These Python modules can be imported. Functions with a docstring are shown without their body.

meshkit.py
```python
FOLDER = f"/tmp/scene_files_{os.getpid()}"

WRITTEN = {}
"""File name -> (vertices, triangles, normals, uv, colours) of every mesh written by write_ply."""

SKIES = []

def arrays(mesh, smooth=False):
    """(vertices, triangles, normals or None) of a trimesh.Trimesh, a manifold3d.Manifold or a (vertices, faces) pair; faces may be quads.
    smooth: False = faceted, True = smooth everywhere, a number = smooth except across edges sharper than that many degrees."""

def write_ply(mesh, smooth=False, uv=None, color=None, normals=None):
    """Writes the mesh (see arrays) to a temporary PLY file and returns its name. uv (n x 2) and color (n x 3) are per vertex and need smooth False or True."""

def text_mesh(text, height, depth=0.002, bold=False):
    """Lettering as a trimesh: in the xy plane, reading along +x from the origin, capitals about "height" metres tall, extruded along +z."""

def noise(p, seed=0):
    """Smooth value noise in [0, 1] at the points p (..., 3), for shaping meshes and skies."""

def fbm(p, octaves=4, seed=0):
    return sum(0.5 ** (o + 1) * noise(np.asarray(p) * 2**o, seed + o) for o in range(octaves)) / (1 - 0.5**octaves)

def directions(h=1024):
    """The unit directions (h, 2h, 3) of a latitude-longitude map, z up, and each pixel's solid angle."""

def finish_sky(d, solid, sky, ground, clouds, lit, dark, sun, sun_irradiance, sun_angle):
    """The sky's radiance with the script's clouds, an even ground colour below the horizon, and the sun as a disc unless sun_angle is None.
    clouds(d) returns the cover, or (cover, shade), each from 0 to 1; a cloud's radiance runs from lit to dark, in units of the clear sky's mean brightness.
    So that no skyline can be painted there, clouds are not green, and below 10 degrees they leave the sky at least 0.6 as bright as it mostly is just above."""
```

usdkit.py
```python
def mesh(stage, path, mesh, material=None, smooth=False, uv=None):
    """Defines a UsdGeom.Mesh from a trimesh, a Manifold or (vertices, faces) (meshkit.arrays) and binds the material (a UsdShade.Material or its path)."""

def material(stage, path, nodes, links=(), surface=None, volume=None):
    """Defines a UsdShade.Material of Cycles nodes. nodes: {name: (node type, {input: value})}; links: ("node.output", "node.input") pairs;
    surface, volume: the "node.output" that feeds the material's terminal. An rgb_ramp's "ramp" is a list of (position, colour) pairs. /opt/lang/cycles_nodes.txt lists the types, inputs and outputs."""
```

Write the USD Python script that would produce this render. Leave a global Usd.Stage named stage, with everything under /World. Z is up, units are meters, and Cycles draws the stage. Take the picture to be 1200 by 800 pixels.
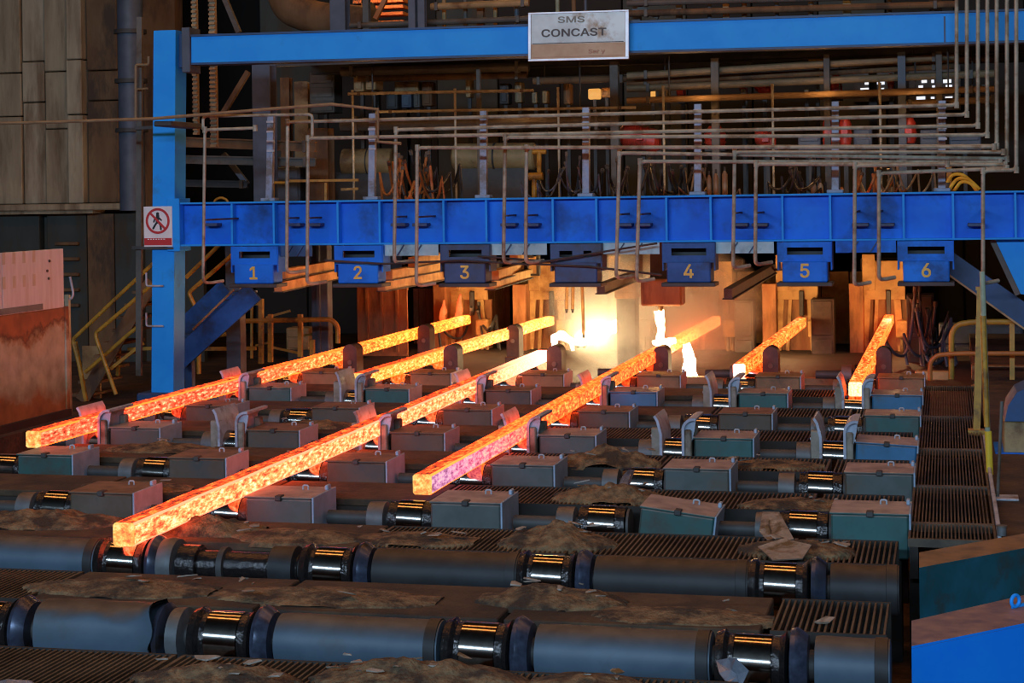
import math, random
import numpy as np, trimesh, shapely.geometry as sg
import usdkit, meshkit
from pxr import Usd, UsdGeom, UsdLux, UsdShade, Gf, Sdf

stage = Usd.Stage.CreateInMemory()
UsdGeom.SetStageUpAxis(stage, UsdGeom.Tokens.z)
UsdGeom.SetStageMetersPerUnit(stage, 1.0)
UsdGeom.Xform.Define(stage, '/World'); UsdGeom.Scope.Define(stage, '/World/Looks')
rng = np.random.default_rng(7); random.seed(7)

# ---------------------------------------------------------------- camera
FP, YAW, ROLL, HZ, H = 2103.5, .238, -.015, -174.04, 2.0564     # focal length in pixels of a 1200 px wide frame
cam = UsdGeom.Camera.Define(stage, '/World/camera')
cam.CreateHorizontalApertureAttr(36.0); cam.CreateVerticalApertureAttr(24.0)
cam.CreateFocalLengthAttr(36.0 * FP / 1200)
cam.CreateVerticalApertureOffsetAttr(-174.02 / 1200 * 36)
cam.CreateHorizontalApertureOffsetAttr(2.61 / 1200 * 36)
cam.CreateClippingRangeAttr(Gf.Vec2f(.1, 200))
cam.CreateExposureAttr(0.0)
_c, _s, _cr, _sr = math.cos(YAW), math.sin(YAW), math.cos(ROLL), math.sin(ROLL)
_R, _U, _Fw = np.array([_c, _s, 0]), np.array([0, 0, 1.]), np.array([-_s, _c, 0])
_R2, _U2 = _R * _cr + _U * _sr, _U * _cr - _R * _sr
m = np.eye(4); m[0, :3], m[1, :3], m[2, :3], m[3, :3] = _R2, _U2, -_Fw, [0, 0, H]
cam.AddTransformOp().Set(Gf.Matrix4d(*m.ravel().tolist()))

def ray(px, py):
    a, b = px - 600, py - 400
    u, v = _cr * a + _sr * b, -_sr * a + _cr * b - HZ
    return np.array([-_s + _c * u / FP, _c + _s * u / FP, -v / FP])
def PY(px, py, Y): r = ray(px, py); return r * (Y / r[1]) + [0, 0, H]        # the point seen there at distance Y along the strands
def PZ(px, py, z): r = ray(px, py); return r * ((z - H) / r[2]) + [0, 0, H]  # the point seen there at height z

# ---------------------------------------------------------------- lamps of the hall
def rect_light(name, loc, rot, w, h, power, color):
    l = UsdLux.RectLight.Define(stage, '/World/' + name)
    l.AddTranslateOp().Set(Gf.Vec3d(*loc)); l.AddRotateXYZOp().Set(Gf.Vec3f(*rot))
    l.CreateWidthAttr(w); l.CreateHeightAttr(h); l.CreateIntensityAttr(power); l.CreateColorAttr(Gf.Vec3f(*color)); l.CreateNormalizeAttr(False)
def disk_light(name, loc, r, power, color):
    l = UsdLux.DiskLight.Define(stage, '/World/' + name)
    l.AddTranslateOp().Set(Gf.Vec3d(*loc)); l.CreateRadiusAttr(r); l.CreateIntensityAttr(power); l.CreateColorAttr(Gf.Vec3f(*color))
def sphere_light(name, loc, r, power, color):
    l = UsdLux.SphereLight.Define(stage, '/World/' + name)
    l.AddTranslateOp().Set(Gf.Vec3d(*loc)); l.CreateRadiusAttr(r); l.CreateIntensityAttr(power); l.CreateColorAttr(Gf.Vec3f(*color))
rect_light('clerestory_window_light', (-4, -13.4, 8.0), (78, 0, 0), 26, 0.9, 72.0, (.48, .72, 1.0))
for i, (y, p) in enumerate([(11.5, 7.0), (17.0, 8.0)]):          # two rows of sodium lamps under the roof, across the hall
    rect_light('sodium_lamp_row_%03d' % i, (-5, y, 11.6), (0, 0, 0), 22, .8, p, (1.0, .40, .11))
for i, (x, y, z, p) in enumerate([(-11.5, 26, 8.0, 40), (-6.5, 27.5, 7.5, 70), (-1.0, 27, 7.5, 50)]):
    sphere_light('sodium_lamp_%03d' % i, (x, y, z), .22, p, (1.0, .52, .18))

# ---------------------------------------------------------------- materials
M = {}
def mat(name, c1, c2=None, rough=.55, metal=0., scale=6., c3=None, s3=1.2, lim3=(.5, .62), dust=None, bump=0., bscale=40., stretch=(1, 1, 1), detail=4, lim=(.35, .65), spec=.5):
    n = {'g': ('geometry', {}), 'mp': ('mapping', {'scale': stretch}), 'n1': ('noise_texture', {'scale': scale, 'detail': detail, 'roughness': .6}),
         'r1': ('rgb_ramp', {'ramp': [(lim[0], c1), (lim[1], c2 or c1)]}), 'p': ('principled_bsdf', {'roughness': rough, 'metallic': metal, 'specular_ior_level': spec})}
    L = [('g.position', 'mp.vector'), ('mp.vector', 'n1.vector'), ('n1.fac', 'r1.fac')]
    out = 'r1.color'
    if c3 is not None:                       # patches of wear with a shape of their own
        n |= {'n3': ('noise_texture', {'scale': s3, 'detail': 6., 'roughness': .65}), 'm3': ('map_range', {'from_min': lim3[0], 'from_max': lim3[1], 'clamp': True}), 'x3': ('mix', {'color2': c3})}
        L += [('mp.vector', 'n3.vector'), ('n3.fac', 'm3.value'), ('m3.result', 'x3.fac'), (out, 'x3.color1')]; out = 'x3.color'
    if dust is not None:                     # scale dust settled on what faces up
        n |= {'sx': ('separate_xyz', {}), 'md': ('map_range', {'from_min': .45, 'from_max': .9, 'to_max': .9, 'clamp': True}), 'nd': ('noise_texture', {'scale': 9., 'detail': 5.}),
              'rd': ('rgb_ramp', {'ramp': [(.3, tuple(.6 * x for x in dust)), (.7, tuple(1.3 * x for x in dust))]}), 'xd': ('mix', {}) }
        L += [('g.normal', 'sx.vector'), ('sx.z', 'md.value'), ('md.result', 'xd.fac'), (out, 'xd.color1'), ('g.position', 'nd.vector'), ('nd.fac', 'rd.fac'), ('rd.color', 'xd.color2')]; out = 'xd.color'
    L.append((out, 'p.base_color'))
    if bump:
        n |= {'nb': ('noise_texture', {'scale': bscale, 'detail': 4.}), 'b': ('bump', {'strength': bump, 'distance': .02})}
        L += [('g.position', 'nb.vector'), ('nb.fac', 'b.height'), ('b.normal', 'p.normal')]
    M[name] = usdkit.material(stage, '/World/Looks/' + name, n, L, surface='p.BSDF'); return M[name]

mat('blue_paint', (.016, .31, .93), (.022, .36, .97), .5, c3=(.04, .17, .38), s3=1.6, lim3=(.6, .78), scale=2.5, spec=.2)
mat('blue_beam', (.009, .14, .74), (.014, .23, .93), .5, c3=(.015, .06, .20), s3=1.1, lim3=(.50, .68), scale=1.4, spec=.2)
mat('blue_sooty', (.025, .05, .13), (.03, .07, .20), .5, c3=(.03, .03, .035), s3=2., lim3=(.5, .68))
mat('blue_bright', (.008, .25, .98), (.010, .28, .98), .5, scale=3, dust=(.30, .155, .055), spec=.2)
mat('blue_dark', (.015, .045, .12), (.02, .07, .2), .5, scale=3)
mat('teal_dusty', (.012, .075, .09), (.016, .11, .15), .55, scale=4, c3=(.04, .055, .05), s3=3., dust=(.26, .135, .05))
mat('box_teal', (.028, .088, .078), (.032, .125, .12), .45, scale=5, c3=(.05, .06, .045), s3=2.5, lim3=(.5, .65), dust=(.38, .28, .235))
mat('box_blue', (.03, .13, .24), (.04, .17, .34), .45, scale=5, c3=(.06, .08, .07), s3=2.5, lim3=(.52, .68), dust=(.38, .28, .235))
mat('box_gray', (.065, .075, .065), (.09, .105, .10), .5, scale=5, c3=(.09, .065, .04), s3=2.5, lim3=(.52, .68), dust=(.38, .28, .235))
mat('box_brown', (.08, .055, .032), (.11, .08, .055), .6, scale=5, c3=(.05, .055, .05), s3=2.5, lim3=(.5, .65), dust=(.24, .12, .07))
mat('box_tan', (.20, .105, .04), (.28, .155, .065), .6, scale=5, c3=(.11, .06, .03), s3=2.5, lim3=(.5, .65), dust=(.26, .14, .075))  # eighth-row boxes: the orange light falling on them is put into the paint
mat('plate_edge', (.28, .36, .46), (.36, .46, .58), .45, scale=8)  # cool light on the right side of the boxes, put into the colour
mat('galvanized', (.34, .36, .40), (.46, .48, .53), .5, scale=7, c3=(.22, .15, .09), s3=4., lim3=(.52, .66))
mat('guide_steel', (.20, .17, .12), (.30, .27, .22), .6, scale=9, c3=(.10, .06, .035), s3=4., lim3=(.5, .65))
mat('guide_head', (.30, .33, .40), (.42, .46, .55), .5, scale=9, c3=(.16, .11, .08), s3=6., lim3=(.54, .68))
mat('guide_dark', (.035, .02, .015), (.06, .035, .025), .6, scale=9)
mat('polished_steel', (.34, .29, .25), (.46, .41, .36), .13, 1., scale=30)
mat('wet_steel', (.035, .03, .03), (.06, .05, .045), .12, .7, scale=30, bump=.35, bscale=60)
mat('drum_gray', (.09, .09, .09), (.13, .13, .13), .5, scale=12, dust=(.14, .085, .05))
mat('flange_blue', (.035, .042, .065), (.075, .09, .14), .3, .4, scale=20, c3=(.03, .022, .018), s3=5., lim3=(.5, .65))
mat('cover_gray', (.055, .082, .11), (.08, .115, .15), .5, scale=3, c3=(.05, .045, .04), s3=1.5, lim3=(.55, .75), dust=(.10, .065, .04), spec=.35)
mat('cover_brown', (.020, .017, .017), (.034, .029, .027), .55, scale=3, c3=(.025, .028, .033), s3=1.5, lim3=(.5, .7), dust=(.075, .04, .021), spec=.3)
mat('grating_steel', (.085, .055, .032), (.14, .09, .05), .6, scale=7, c3=(.05, .03, .016), s3=2., lim3=(.45, .6))
mat('deck_dust', (.055, .03, .014), (.10, .055, .025), .85, scale=5, c3=(.03, .018, .012), s3=2., lim3=(.45, .62), bump=.5, bscale=25)
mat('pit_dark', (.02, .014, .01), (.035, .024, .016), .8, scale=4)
mat('scale_dirt', (.085, .05, .024), (.26, .155, .07), .9, scale=14, c3=(.04, .024, .014), s3=5., lim3=(.48, .6), bump=.8, bscale=45)
mat('scale_flake', (.22, .17, .13), (.34, .27, .21), .5, scale=20, c3=(.1, .06, .03), s3=6.)
mat('flake_gray', (.16, .17, .20), (.25, .26, .30), .35, .3, scale=20)
mat('concrete', (.27, .20, .12), (.40, .31, .19), .85, scale=2.5, stretch=(2.2, 2.2, .35), c3=(.15, .095, .05), s3=1.0, lim3=(.5, .66), bump=.15, bscale=12, detail=8)
mat('concrete_pale', (.33, .25, .16), (.46, .37, .24), .85, scale=2.5, stretch=(2.2, 2.2, .35), c3=(.2, .13, .07), s3=1.2, lim3=(.5, .66), detail=8)
mat('rust_wall', (.15, .07, .028), (.21, .115, .05), .8, scale=2., stretch=(1.5, 1.5, .5), c3=(.08, .045, .025), s3=1.5)
mat('green_wall', (.035, .042, .036), (.055, .06, .05), .7, scale=1.5, stretch=(1.5, 1.5, .5), c3=(.06, .04, .02), s3=1.2)
mat('hall_dark', (.010, .0085, .007), (.02, .016, .013), .8, scale=.8)
mat('panel_mark', (.46, .47, .38), (.52, .53, .44), .7)
M['rust_plate'] = usdkit.material(stage, '/World/Looks/rust_plate', {'g': ('geometry', {}), 'n': ('noise_texture', {'scale': 1.6, 'detail': 8., 'roughness': .62}), 'n2': ('noise_texture', {'scale': 5., 'detail': 6.}), 's': ('separate_xyz', {}),
    'a': ('math', {'math_type': 'multiply_add', 'value2': .85}), 'r': ('rgb_ramp', {'ramp': [(.0, (.20, .10, .03)), (.30, (.30, .15, .05)), (.42, (.36, .40, .26)), (.62, (.36, .42, .34)), (.76, (.38, .40, .30)), (.79, (.30, .22, .12)), (.82, (.12, .05, .022)), (.85, (.30, .105, .035)), (1., (.26, .085, .028))]}),
    'sh': ('map_range', {'from_min': .1, 'from_max': 1.32, 'clamp': True}), 'm': ('mix', {'mix_type': 'multiply', 'fac': .8}), 'r2': ('rgb_ramp', {'ramp': [(.3, (.55, .5, .45)), (.65, (1.2, 1.15, 1.1))]}), 'p': ('principled_bsdf', {'roughness': .7})},
    [('g.position', 'n.vector'), ('g.position', 'n2.vector'), ('g.position', 's.vector'), ('n.fac', 'a.value1'), ('s.z', 'a.value3'), ('a.value', 'sh.value'), ('sh.result', 'r.fac'), ('n2.fac', 'r2.fac'), ('r.color', 'm.color1'), ('r2.color', 'm.color2'), ('m.color', 'p.base_color')], surface='p.BSDF')
mat('white_panel', (.56, .62, .66), (.66, .72, .76), .7, scale=6, stretch=(3, 3, .4), c3=(.48, .50, .46), s3=2., lim3=(.55, .7))  # bluish tint put into the white to offset the red strand glow
mat('yellow_paint', (.36, .19, .02), (.52, .28, .03), .5, scale=8, c3=(.16, .08, .02), s3=5., lim3=(.52, .66))
mat('yellow_bright', (.70, .46, .03), (.80, .55, .05), .45, scale=8)
mat('orange_pipe', (.42, .12, .02), (.52, .18, .03), .5, scale=8)
mat('post_green', (.24, .27, .18), (.36, .40, .27), .5, scale=8)
mat('pipe_steel', (.27, .26, .19), (.40, .38, .28), .45, scale=9, c3=(.20, .15, .09), s3=4.)
mat('pipe_brown', (.20, .13, .065), (.28, .185, .09), .6, scale=6)
mat('post_blue_gray', (.20, .25, .36), (.30, .36, .48), .45, scale=8, c3=(.14, .12, .11), s3=4.)
mat('dark_steel', (.035, .032, .03), (.06, .053, .048), .6, scale=5)
mat('mid_steel', (.085, .075, .062), (.13, .115, .095), .6, scale=4, c3=(.07, .045, .025), s3=2.)
mat('slate_steel', (.06, .075, .10), (.09, .11, .15), .55, scale=3)
mat('tan_steel', (.32, .20, .08), (.44, .29, .125), .6, scale=4, c3=(.17, .085, .03), s3=2.)
mat('tan_shield', (.50, .28, .09), (.66, .40, .15), .65, scale=4, c3=(.30, .13, .035), s3=1.7, lim3=(.50, .66))
mat('rust_shield', (.30, .11, .035), (.40, .17, .055), .65, scale=4, stretch=(2, 2, .5), c3=(.18, .07, .02), s3=1.7)
mat('red_paint', (.42, .03, .015), (.55, .05, .025), .45, scale=5, c3=(.16, .03, .02), s3=3.)
mat('teal_plate', (.28, .50, .58), (.38, .64, .70), .5, scale=4, c3=(.12, .26, .34), s3=3., lim3=(.52, .68))  # girder web tone with the light on it put into the colour
mat('blue_dull', (.02, .075, .25), (.03, .11, .36), .5, c3=(.03, .035, .05), s3=2., lim3=(.52, .7), spec=.25)
mat('number_yellow', (.62, .42, .05), (.74, .52, .08), .5)
mat('sign_white', (.72, .70, .68), (.80, .78, .76), .5)
mat('sign_red', (.48, .02, .02), None, .5)
mat('sign_black', (.012, .012, .012), None, .5)
mat('nameplate_metal', (.30, .255, .22), (.42, .37, .33), .42, .5, scale=1.6, lim=(.40, .60), c3=(.22, .12, .065), s3=2.2, lim3=(.54, .66))
mat('nameplate_lower', (.26, .12, .05), (.36, .19, .10), .42, .4, scale=3)  # warm brown reflection in the lower nameplate, held in the colour
mat('nameplate_frame', (.62, .62, .64), (.74, .74, .76), .4, .3, scale=9)
mat('nameplate_letter', (.05, .03, .02), (.08, .05, .03), .5)
mat('nameplate_faint', (.12, .08, .055), None, .4, .5)
mat('nameplate_rust', (.34, .14, .05), None, .5)
mat('hose_black', (.02, .02, .02), (.04, .04, .04), .5)
mat('hose_orange', (.34, .11, .025), (.46, .17, .04), .55)
mat('hose_tan', (.24, .17, .09), (.32, .24, .13), .55)

def glow(name, ramp, strength, scale=40., stretch=(1, .3, 1), top=None, detail=5., hot=None, edge=(1., .066, .0073)):
    """Steel that glows: a crackled scale crust, cooler where the crust is thick. top: the cooler crust on the upper face. hot: (y0, y1, colour) the strand's hotter end."""
    n = {'g': ('geometry', {}), 'mp': ('mapping', {'scale': stretch}), 'n': ('noise_texture', {'scale': scale, 'detail': detail, 'roughness': .7}), 'r': ('rgb_ramp', {'ramp': ramp}),
         'p': ('principled_bsdf', {'base_color': (.10, .05, .04), 'roughness': .8, 'emission_strength': strength})}
    L = [('g.position', 'mp.vector'), ('mp.vector', 'n.vector'), ('n.fac', 'r.fac')]
    out = 'r.color'
    if top is not None:
        n |= {'sx': ('separate_xyz', {}), 'md': ('map_range', {'from_min': .8, 'from_max': .95, 'clamp': True}), 'n2': ('noise_texture', {'scale': scale * .8, 'detail': detail, 'roughness': .7}), 'r2': ('rgb_ramp', {'ramp': top}), 'x': ('mix', {}),
              'ab': ('math', {'math_type': 'absolute'}), 'ed': ('math', {'math_type': 'compare', 'value2': .7, 'value3': .12}), 'xe': ('mix', {'color2': edge})}
        L += [('g.normal', 'sx.vector'), ('sx.z', 'md.value'), ('md.result', 'x.fac'), ('mp.vector', 'n2.vector'), ('n2.fac', 'r2.fac'), (out, 'x.color1'), ('r2.color', 'x.color2'), ('sx.z', 'ab.value1'), ('ab.value', 'ed.value1'), ('ed.value', 'xe.fac'), ('x.color', 'xe.color1')]; out = 'xe.color'
    if hot is not None:
        n |= {'sy': ('separate_xyz', {}), 'mh': ('map_range', {'from_min': hot[0], 'from_max': hot[1], 'to_max': hot[3] if len(hot) > 3 else .6, 'clamp': True}), 'xh': ('mix', {} if isinstance(hot[2], list) else {'color2': hot[2]})}
        if isinstance(hot[2], list): n |= {'r3': ('rgb_ramp', {'ramp': hot[2]})}; L += [('n.fac', 'r3.fac'), ('r3.color', 'xh.color2')]
        L += [('g.position', 'sy.vector'), ('sy.y', 'mh.value'), ('mh.result', 'xh.fac'), (out, 'xh.color1')]; out = 'xh.color'
    L.append((out, 'p.emission_color'))
    M[name] = usdkit.material(stage, '/World/Looks/' + name, n, L, surface='p.BSDF')
DK, OR, YE, PA = (.34, .025, .004), (1., .16, .018), (1., .50, .07), (1., .82, .42)
TOP = [(.36, (.016, .0012, .0004)), (.46, (.085, .005, .0007)), (.54, (.4, .022, .0022)), (.62, (1., .073, .0095))]
glow('strand_one_glow', [(.36, (.03, .004, .0014)), (.45, (.32, .017, .006)), (.53, (1., .038, .015)), (.60, (1., .095, .044)), (.67, (1., .19, .075))], 6.8, top=TOP, hot=(18, 24, [(.36, (.25, .02, .002)), (.47, (1., .075, .006)), (.56, (1., .15, .012)), (.66, (1., .24, .06))], .9))
glow('strand_two_glow', [(.36, (.18, .023, .002)), (.47, (1., .073, .0065)), (.56, (1., .146, .032)), (.66, (1., .22, .11))], 6.6, top=TOP, hot=(20, 26, [(.36, (.7, .07, .006)), (.47, (1., .13, .014)), (.56, (1., .2, .05)), (.66, (1., .28, .13))], .95))
glow('strand_three_glow', [(.35, (.10, .012, .004)), (.44, (.5, .047, .0145)), (.51, (1., .096, .026)), (.58, (1., .153, .066)), (.66, (1., .205, .13))], 6.6, top=TOP, hot=(18.5, 21.2, (1.5, .36, .19), .9), edge=(1., .09, .044))
glow('strand_four_glow', [(.36, (.055, .013, .030)), (.46, (.105, .036, .072)), (.54, (.15, .07, .11)), (.62, (.22, .10, .10))], 6.4, top=TOP, hot=(12.2, 15.2, [(.36, (.12, .007, .001)), (.46, (.7, .028, .002)), (.54, (1., .055, .004)), (.64, (1., .14, .025))], .95), edge=(1., .09, .015))  # lilac: cool light on the scale crust, painted as emission
glow('strand_five_glow', [(.36, (.05, .0045, .0007)), (.46, (.4, .025, .0022)), (.54, (1., .073, .0073)), (.64, (1., .168, .051))], 6.8, stretch=(1, .25, 1), top=[(.38, (.03, .003, .0007)), (.47, (.28, .019, .0015)), (.56, (1., .073, .0073)), (.66, (1., .175, .073))])
glow('hot_steel_glow', [(.36, (1., .50, .10)), (.55, (1., .85, .5))], 1.8)
glow('cut_face_glow', [(.34, (.85, .10, .02)), (.48, (1., .40, .06)), (.6, (1., .75, .2)), (.7, PA)], 1.1, scale=24., stretch=(1, 1, 1))
glow('white_hot_glow', [(.3, (1., .66, .30)), (.6, (1., .76, .42))], 48.0)
glow('white_face_glow', [(.3, (1., .8, .5)), (.6, (1., .9, .7))], 3.0)
glow('slag_glow', [(.3, (1., .66, .28)), (.6, (1., .78, .42))], 50.0, scale=8.)
glow('flame_glow', [(.3, (1., .42, .08)), (.6, (1., .56, .2))], 36.0, scale=8.)
glow('red_flame_glow', [(.3, (.8, .05, .01)), (.6, (1., .16, .03))], 1.2, scale=8.)
glow('lamp_amber', [(.3, (1., .42, .09)), (.6, (1., .5, .12))], .8, scale=8.)  # for boxes that are no lamps: orange light on them set as emission
glow('daylight_pane', [(.3, (.75, .8, 1.)), (.6, (.85, .9, 1.))], 1.2, scale=8.)

# ---------------------------------------------------------------- mesh builders
def out(mesh):
    if mesh.volume < 0: mesh.invert()
    return mesh
def bx(x0, x1, y0, y1, z0, z1, b=0.):
    if b <= 0:
        g = trimesh.creation.box([abs(x1 - x0), abs(y1 - y0), abs(z1 - z0)]); g.apply_translation([(x0 + x1) / 2, (y0 + y1) / 2, (z0 + z1) / 2]); return g
    b = min(b, .45 * min(abs(x1 - x0), abs(y1 - y0), abs(z1 - z0))); pts = []
    for x, sx in ((x0, 1), (x1, -1)):
        for y, sy in ((y0, 1), (y1, -1)):
            for z, sz in ((z0, 1), (z1, -1)):
                pts += [(x + sx * b, y, z), (x, y + sy * b, z), (x, y, z + sz * b)]
                pts[-3:] = [(x, y + sy * b, z + sz * b), (x + sx * b, y, z + sz * b), (x + sx * b, y + sy * b, z)]
    return trimesh.convex.convex_hull(np.array(pts))
def hull(pts): return trimesh.convex.convex_hull(np.array(pts, float))
def sweep(path, r, n=10, closed=False):
    p = np.array(path, float); k = len(p); rr = np.broadcast_to(r, k)
    t = np.gradient(p, axis=0) if k > 2 else np.repeat((p[1] - p[0])[None], 2, 0)
    for i in range(1, k - 1):
        a, b = p[i] - p[i - 1], p[i + 1] - p[i]; t[i] = a / np.linalg.norm(a) + b / np.linalg.norm(b)
    if k > 2: t[0], t[-1] = p[1] - p[0], p[-1] - p[-2]
    t /= np.linalg.norm(t, axis=1, keepdims=True)
    u = np.cross(t[0], [0, 0, 1.] if abs(t[0][2]) < .9 else [1., 0, 0]); u /= np.linalg.norm(u); V = []
    for i in range(k):
        u = u - t[i] * (u @ t[i]); u /= np.linalg.norm(u); w = np.cross(t[i], u)
        sc = 1.0
        if 0 < i < k - 1:
            a, b = p[i] - p[i - 1], p[i + 1] - p[i]; cs = (a @ b) / np.linalg.norm(a) / np.linalg.norm(b); sc = 1 / max(math.sqrt((1 + cs) / 2), .5)
        for j in range(n):
            th = 2 * math.pi * j / n; V.append(p[i] + rr[i] * (math.cos(th) * u + math.sin(th) * w) * (sc if False else 1))
    Fc = []
    for i in range(k - 1):
        for j in range(n):
            a, b = i * n + j, i * n + (j + 1) % n; Fc += [(a, b, b + n), (a, b + n, a + n)]
    V += [p[0], p[-1]]; c0, c1 = len(V) - 2, len(V) - 1
    for j in range(n): Fc += [(c0, (j + 1) % n, j), (c1, (k - 1) * n + j, (k - 1) * n + (j + 1) % n)]
    return out(trimesh.Trimesh(np.array(V), np.array(Fc), process=False))
def bend(path, rad=.06, steps=4):
    """Rounds the corners of a polyline."""
    p = [np.array(q, float) for q in path]; o = [p[0]]
    for i in range(1, len(p) - 1):
        a, b = p[i - 1] - p[i], p[i + 1] - p[i]; la, lb = np.linalg.norm(a), np.linalg.norm(b); d = min(rad, .45 * la, .45 * lb)
        q0, q1 = p[i] + a / la * d, p[i] + b / lb * d
        for s in np.linspace(0, 1, steps + 1): o.append((1 - s) ** 2 * q0 + 2 * s * (1 - s) * p[i] + s * s * q1)
    o.append(p[-1]); return o
def lathe_x(prof, n=36, y=0., z=0.):
    """Revolves (x, r) points about an x-parallel axis."""
    V, Fc = [], []
    for x, r in prof:
        for j in range(n): th = 2 * math.pi * j / n; V.append((x, y + r * math.cos(th), z + r * math.sin(th)))
    for i in range(len(prof) - 1):
        for j in range(n): a, b = i * n + j, i * n + (j + 1) % n; Fc += [(a, b, b + n), (a, b + n, a + n)]
    V += [(prof[0][0], y, z), (prof[-1][0], y, z)]; c0, c1 = len(V) - 2, len(V) - 1; k = len(prof)
    for j in range(n): Fc += [(c0, (j + 1) % n, j), (c1, (k - 1) * n + j, (k - 1) * n + (j + 1) % n)]
    return out(trimesh.Trimesh(np.array(V, float), np.array(Fc), process=False))
def bar(p0, p1, w, h, up=(0, 0, 1)):
    """A straight rectangular bar between two points."""
    p0, p1 = np.array(p0, float), np.array(p1, float); d = p1 - p0; L = np.linalg.norm(d); d /= L
    s = np.cross(d, up); s /= np.linalg.norm(s); t = np.cross(s, d)
    g = trimesh.creation.box([L, w, h]); T = np.eye(4); T[:3, 0], T[:3, 1], T[:3, 2], T[:3, 3] = d, -s, t, (p0 + p1) / 2
    g.apply_transform(T); return g
def ibar(p0, p1, w, h, t=.02, up=(0, 0, 1)):
    """An I-section between two points."""
    p0, p1 = np.array(p0, float), np.array(p1, float); d = p1 - p0; d /= np.linalg.norm(d); s = np.cross(d, up); s /= np.linalg.norm(s); q = np.cross(s, d) * (h - t) / 2
    return cat([bar(p0, p1, t, h - 2 * t, up), bar(p0 + q, p1 + q, w, t, up), bar(p0 - q, p1 - q, w, t, up)])
def extr(poly, axis, a, b):
    """Extrudes a polygon: axis 'y' takes (x, z) points, 'x' takes (y, z) points, 'z' takes (x, y) points."""
    g = trimesh.creation.extrude_polygon(poly if hasattr(poly, 'exterior') else sg.Polygon(poly), b - a, engine='earcut'); v = g.vertices.copy()
    if axis == 'y': v = np.stack([v[:, 0], a + v[:, 2], v[:, 1]], 1)
    elif axis == 'x': v = np.stack([a + v[:, 2], v[:, 0], v[:, 1]], 1)
    else: v = v + [0, 0, a]
    return out(trimesh.Trimesh(v, g.faces, process=False))
def cat(ms): return trimesh.util.concatenate(ms)
def rot(mesh, deg, axis, about): g = mesh.copy(); g.apply_transform(trimesh.transformations.rotation_matrix(math.radians(deg), axis, about)); return g
def mv(mesh, d): g = mesh.copy(); g.apply_translation(d); return g

# ---------------------------------------------------------------- things and parts
used, bases = {}, {}
def numbered(path):
    k = used.get(path, -1) + 1; used[path] = k
    return path if k == 0 else '%s_%03d' % (path, k)
def setd(prim, **kw):
    for k, v in kw.items():
        if v: prim.SetCustomDataByKey(k, v)
def thing(name, label, catg, base=(0, 0, 0), group=None, rz=0., ry=0.):
    p = numbered('/World/' + name); x = UsdGeom.Xform.Define(stage, p)
    x.AddTranslateOp().Set(Gf.Vec3d(*map(float, base)))
    if rz: x.AddRotateZOp().Set(rz)
    if ry: x.AddRotateYOp().Set(ry)
    bases[p] = np.array(base, float); setd(x.GetPrim(), label=label, category=catg, group=group); return x.GetPrim()
def part(par, name, mesh, m, local=False, smooth=30, label=None, kind=None):
    top = '/' + '/'.join(str(par.GetPath()).split('/')[1:3]); g = mesh.copy()
    if not local: g.apply_translation(-bases[top])
    p = numbered(str(par.GetPath()) + '/' + name); q = usdkit.mesh(stage, p, g, M[m] if isinstance(m, str) else m, smooth=smooth).GetPrim()
    setd(q, label=label, kind=kind); return q
def single(name, mesh, m, label, catg, group=None, kind=None, smooth=30):
    p = numbered('/World/' + name); q = usdkit.mesh(stage, p, mesh, M[m], smooth=smooth).GetPrim(); setd(q, label=label, category=catg, group=group, kind=kind); return q
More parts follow.
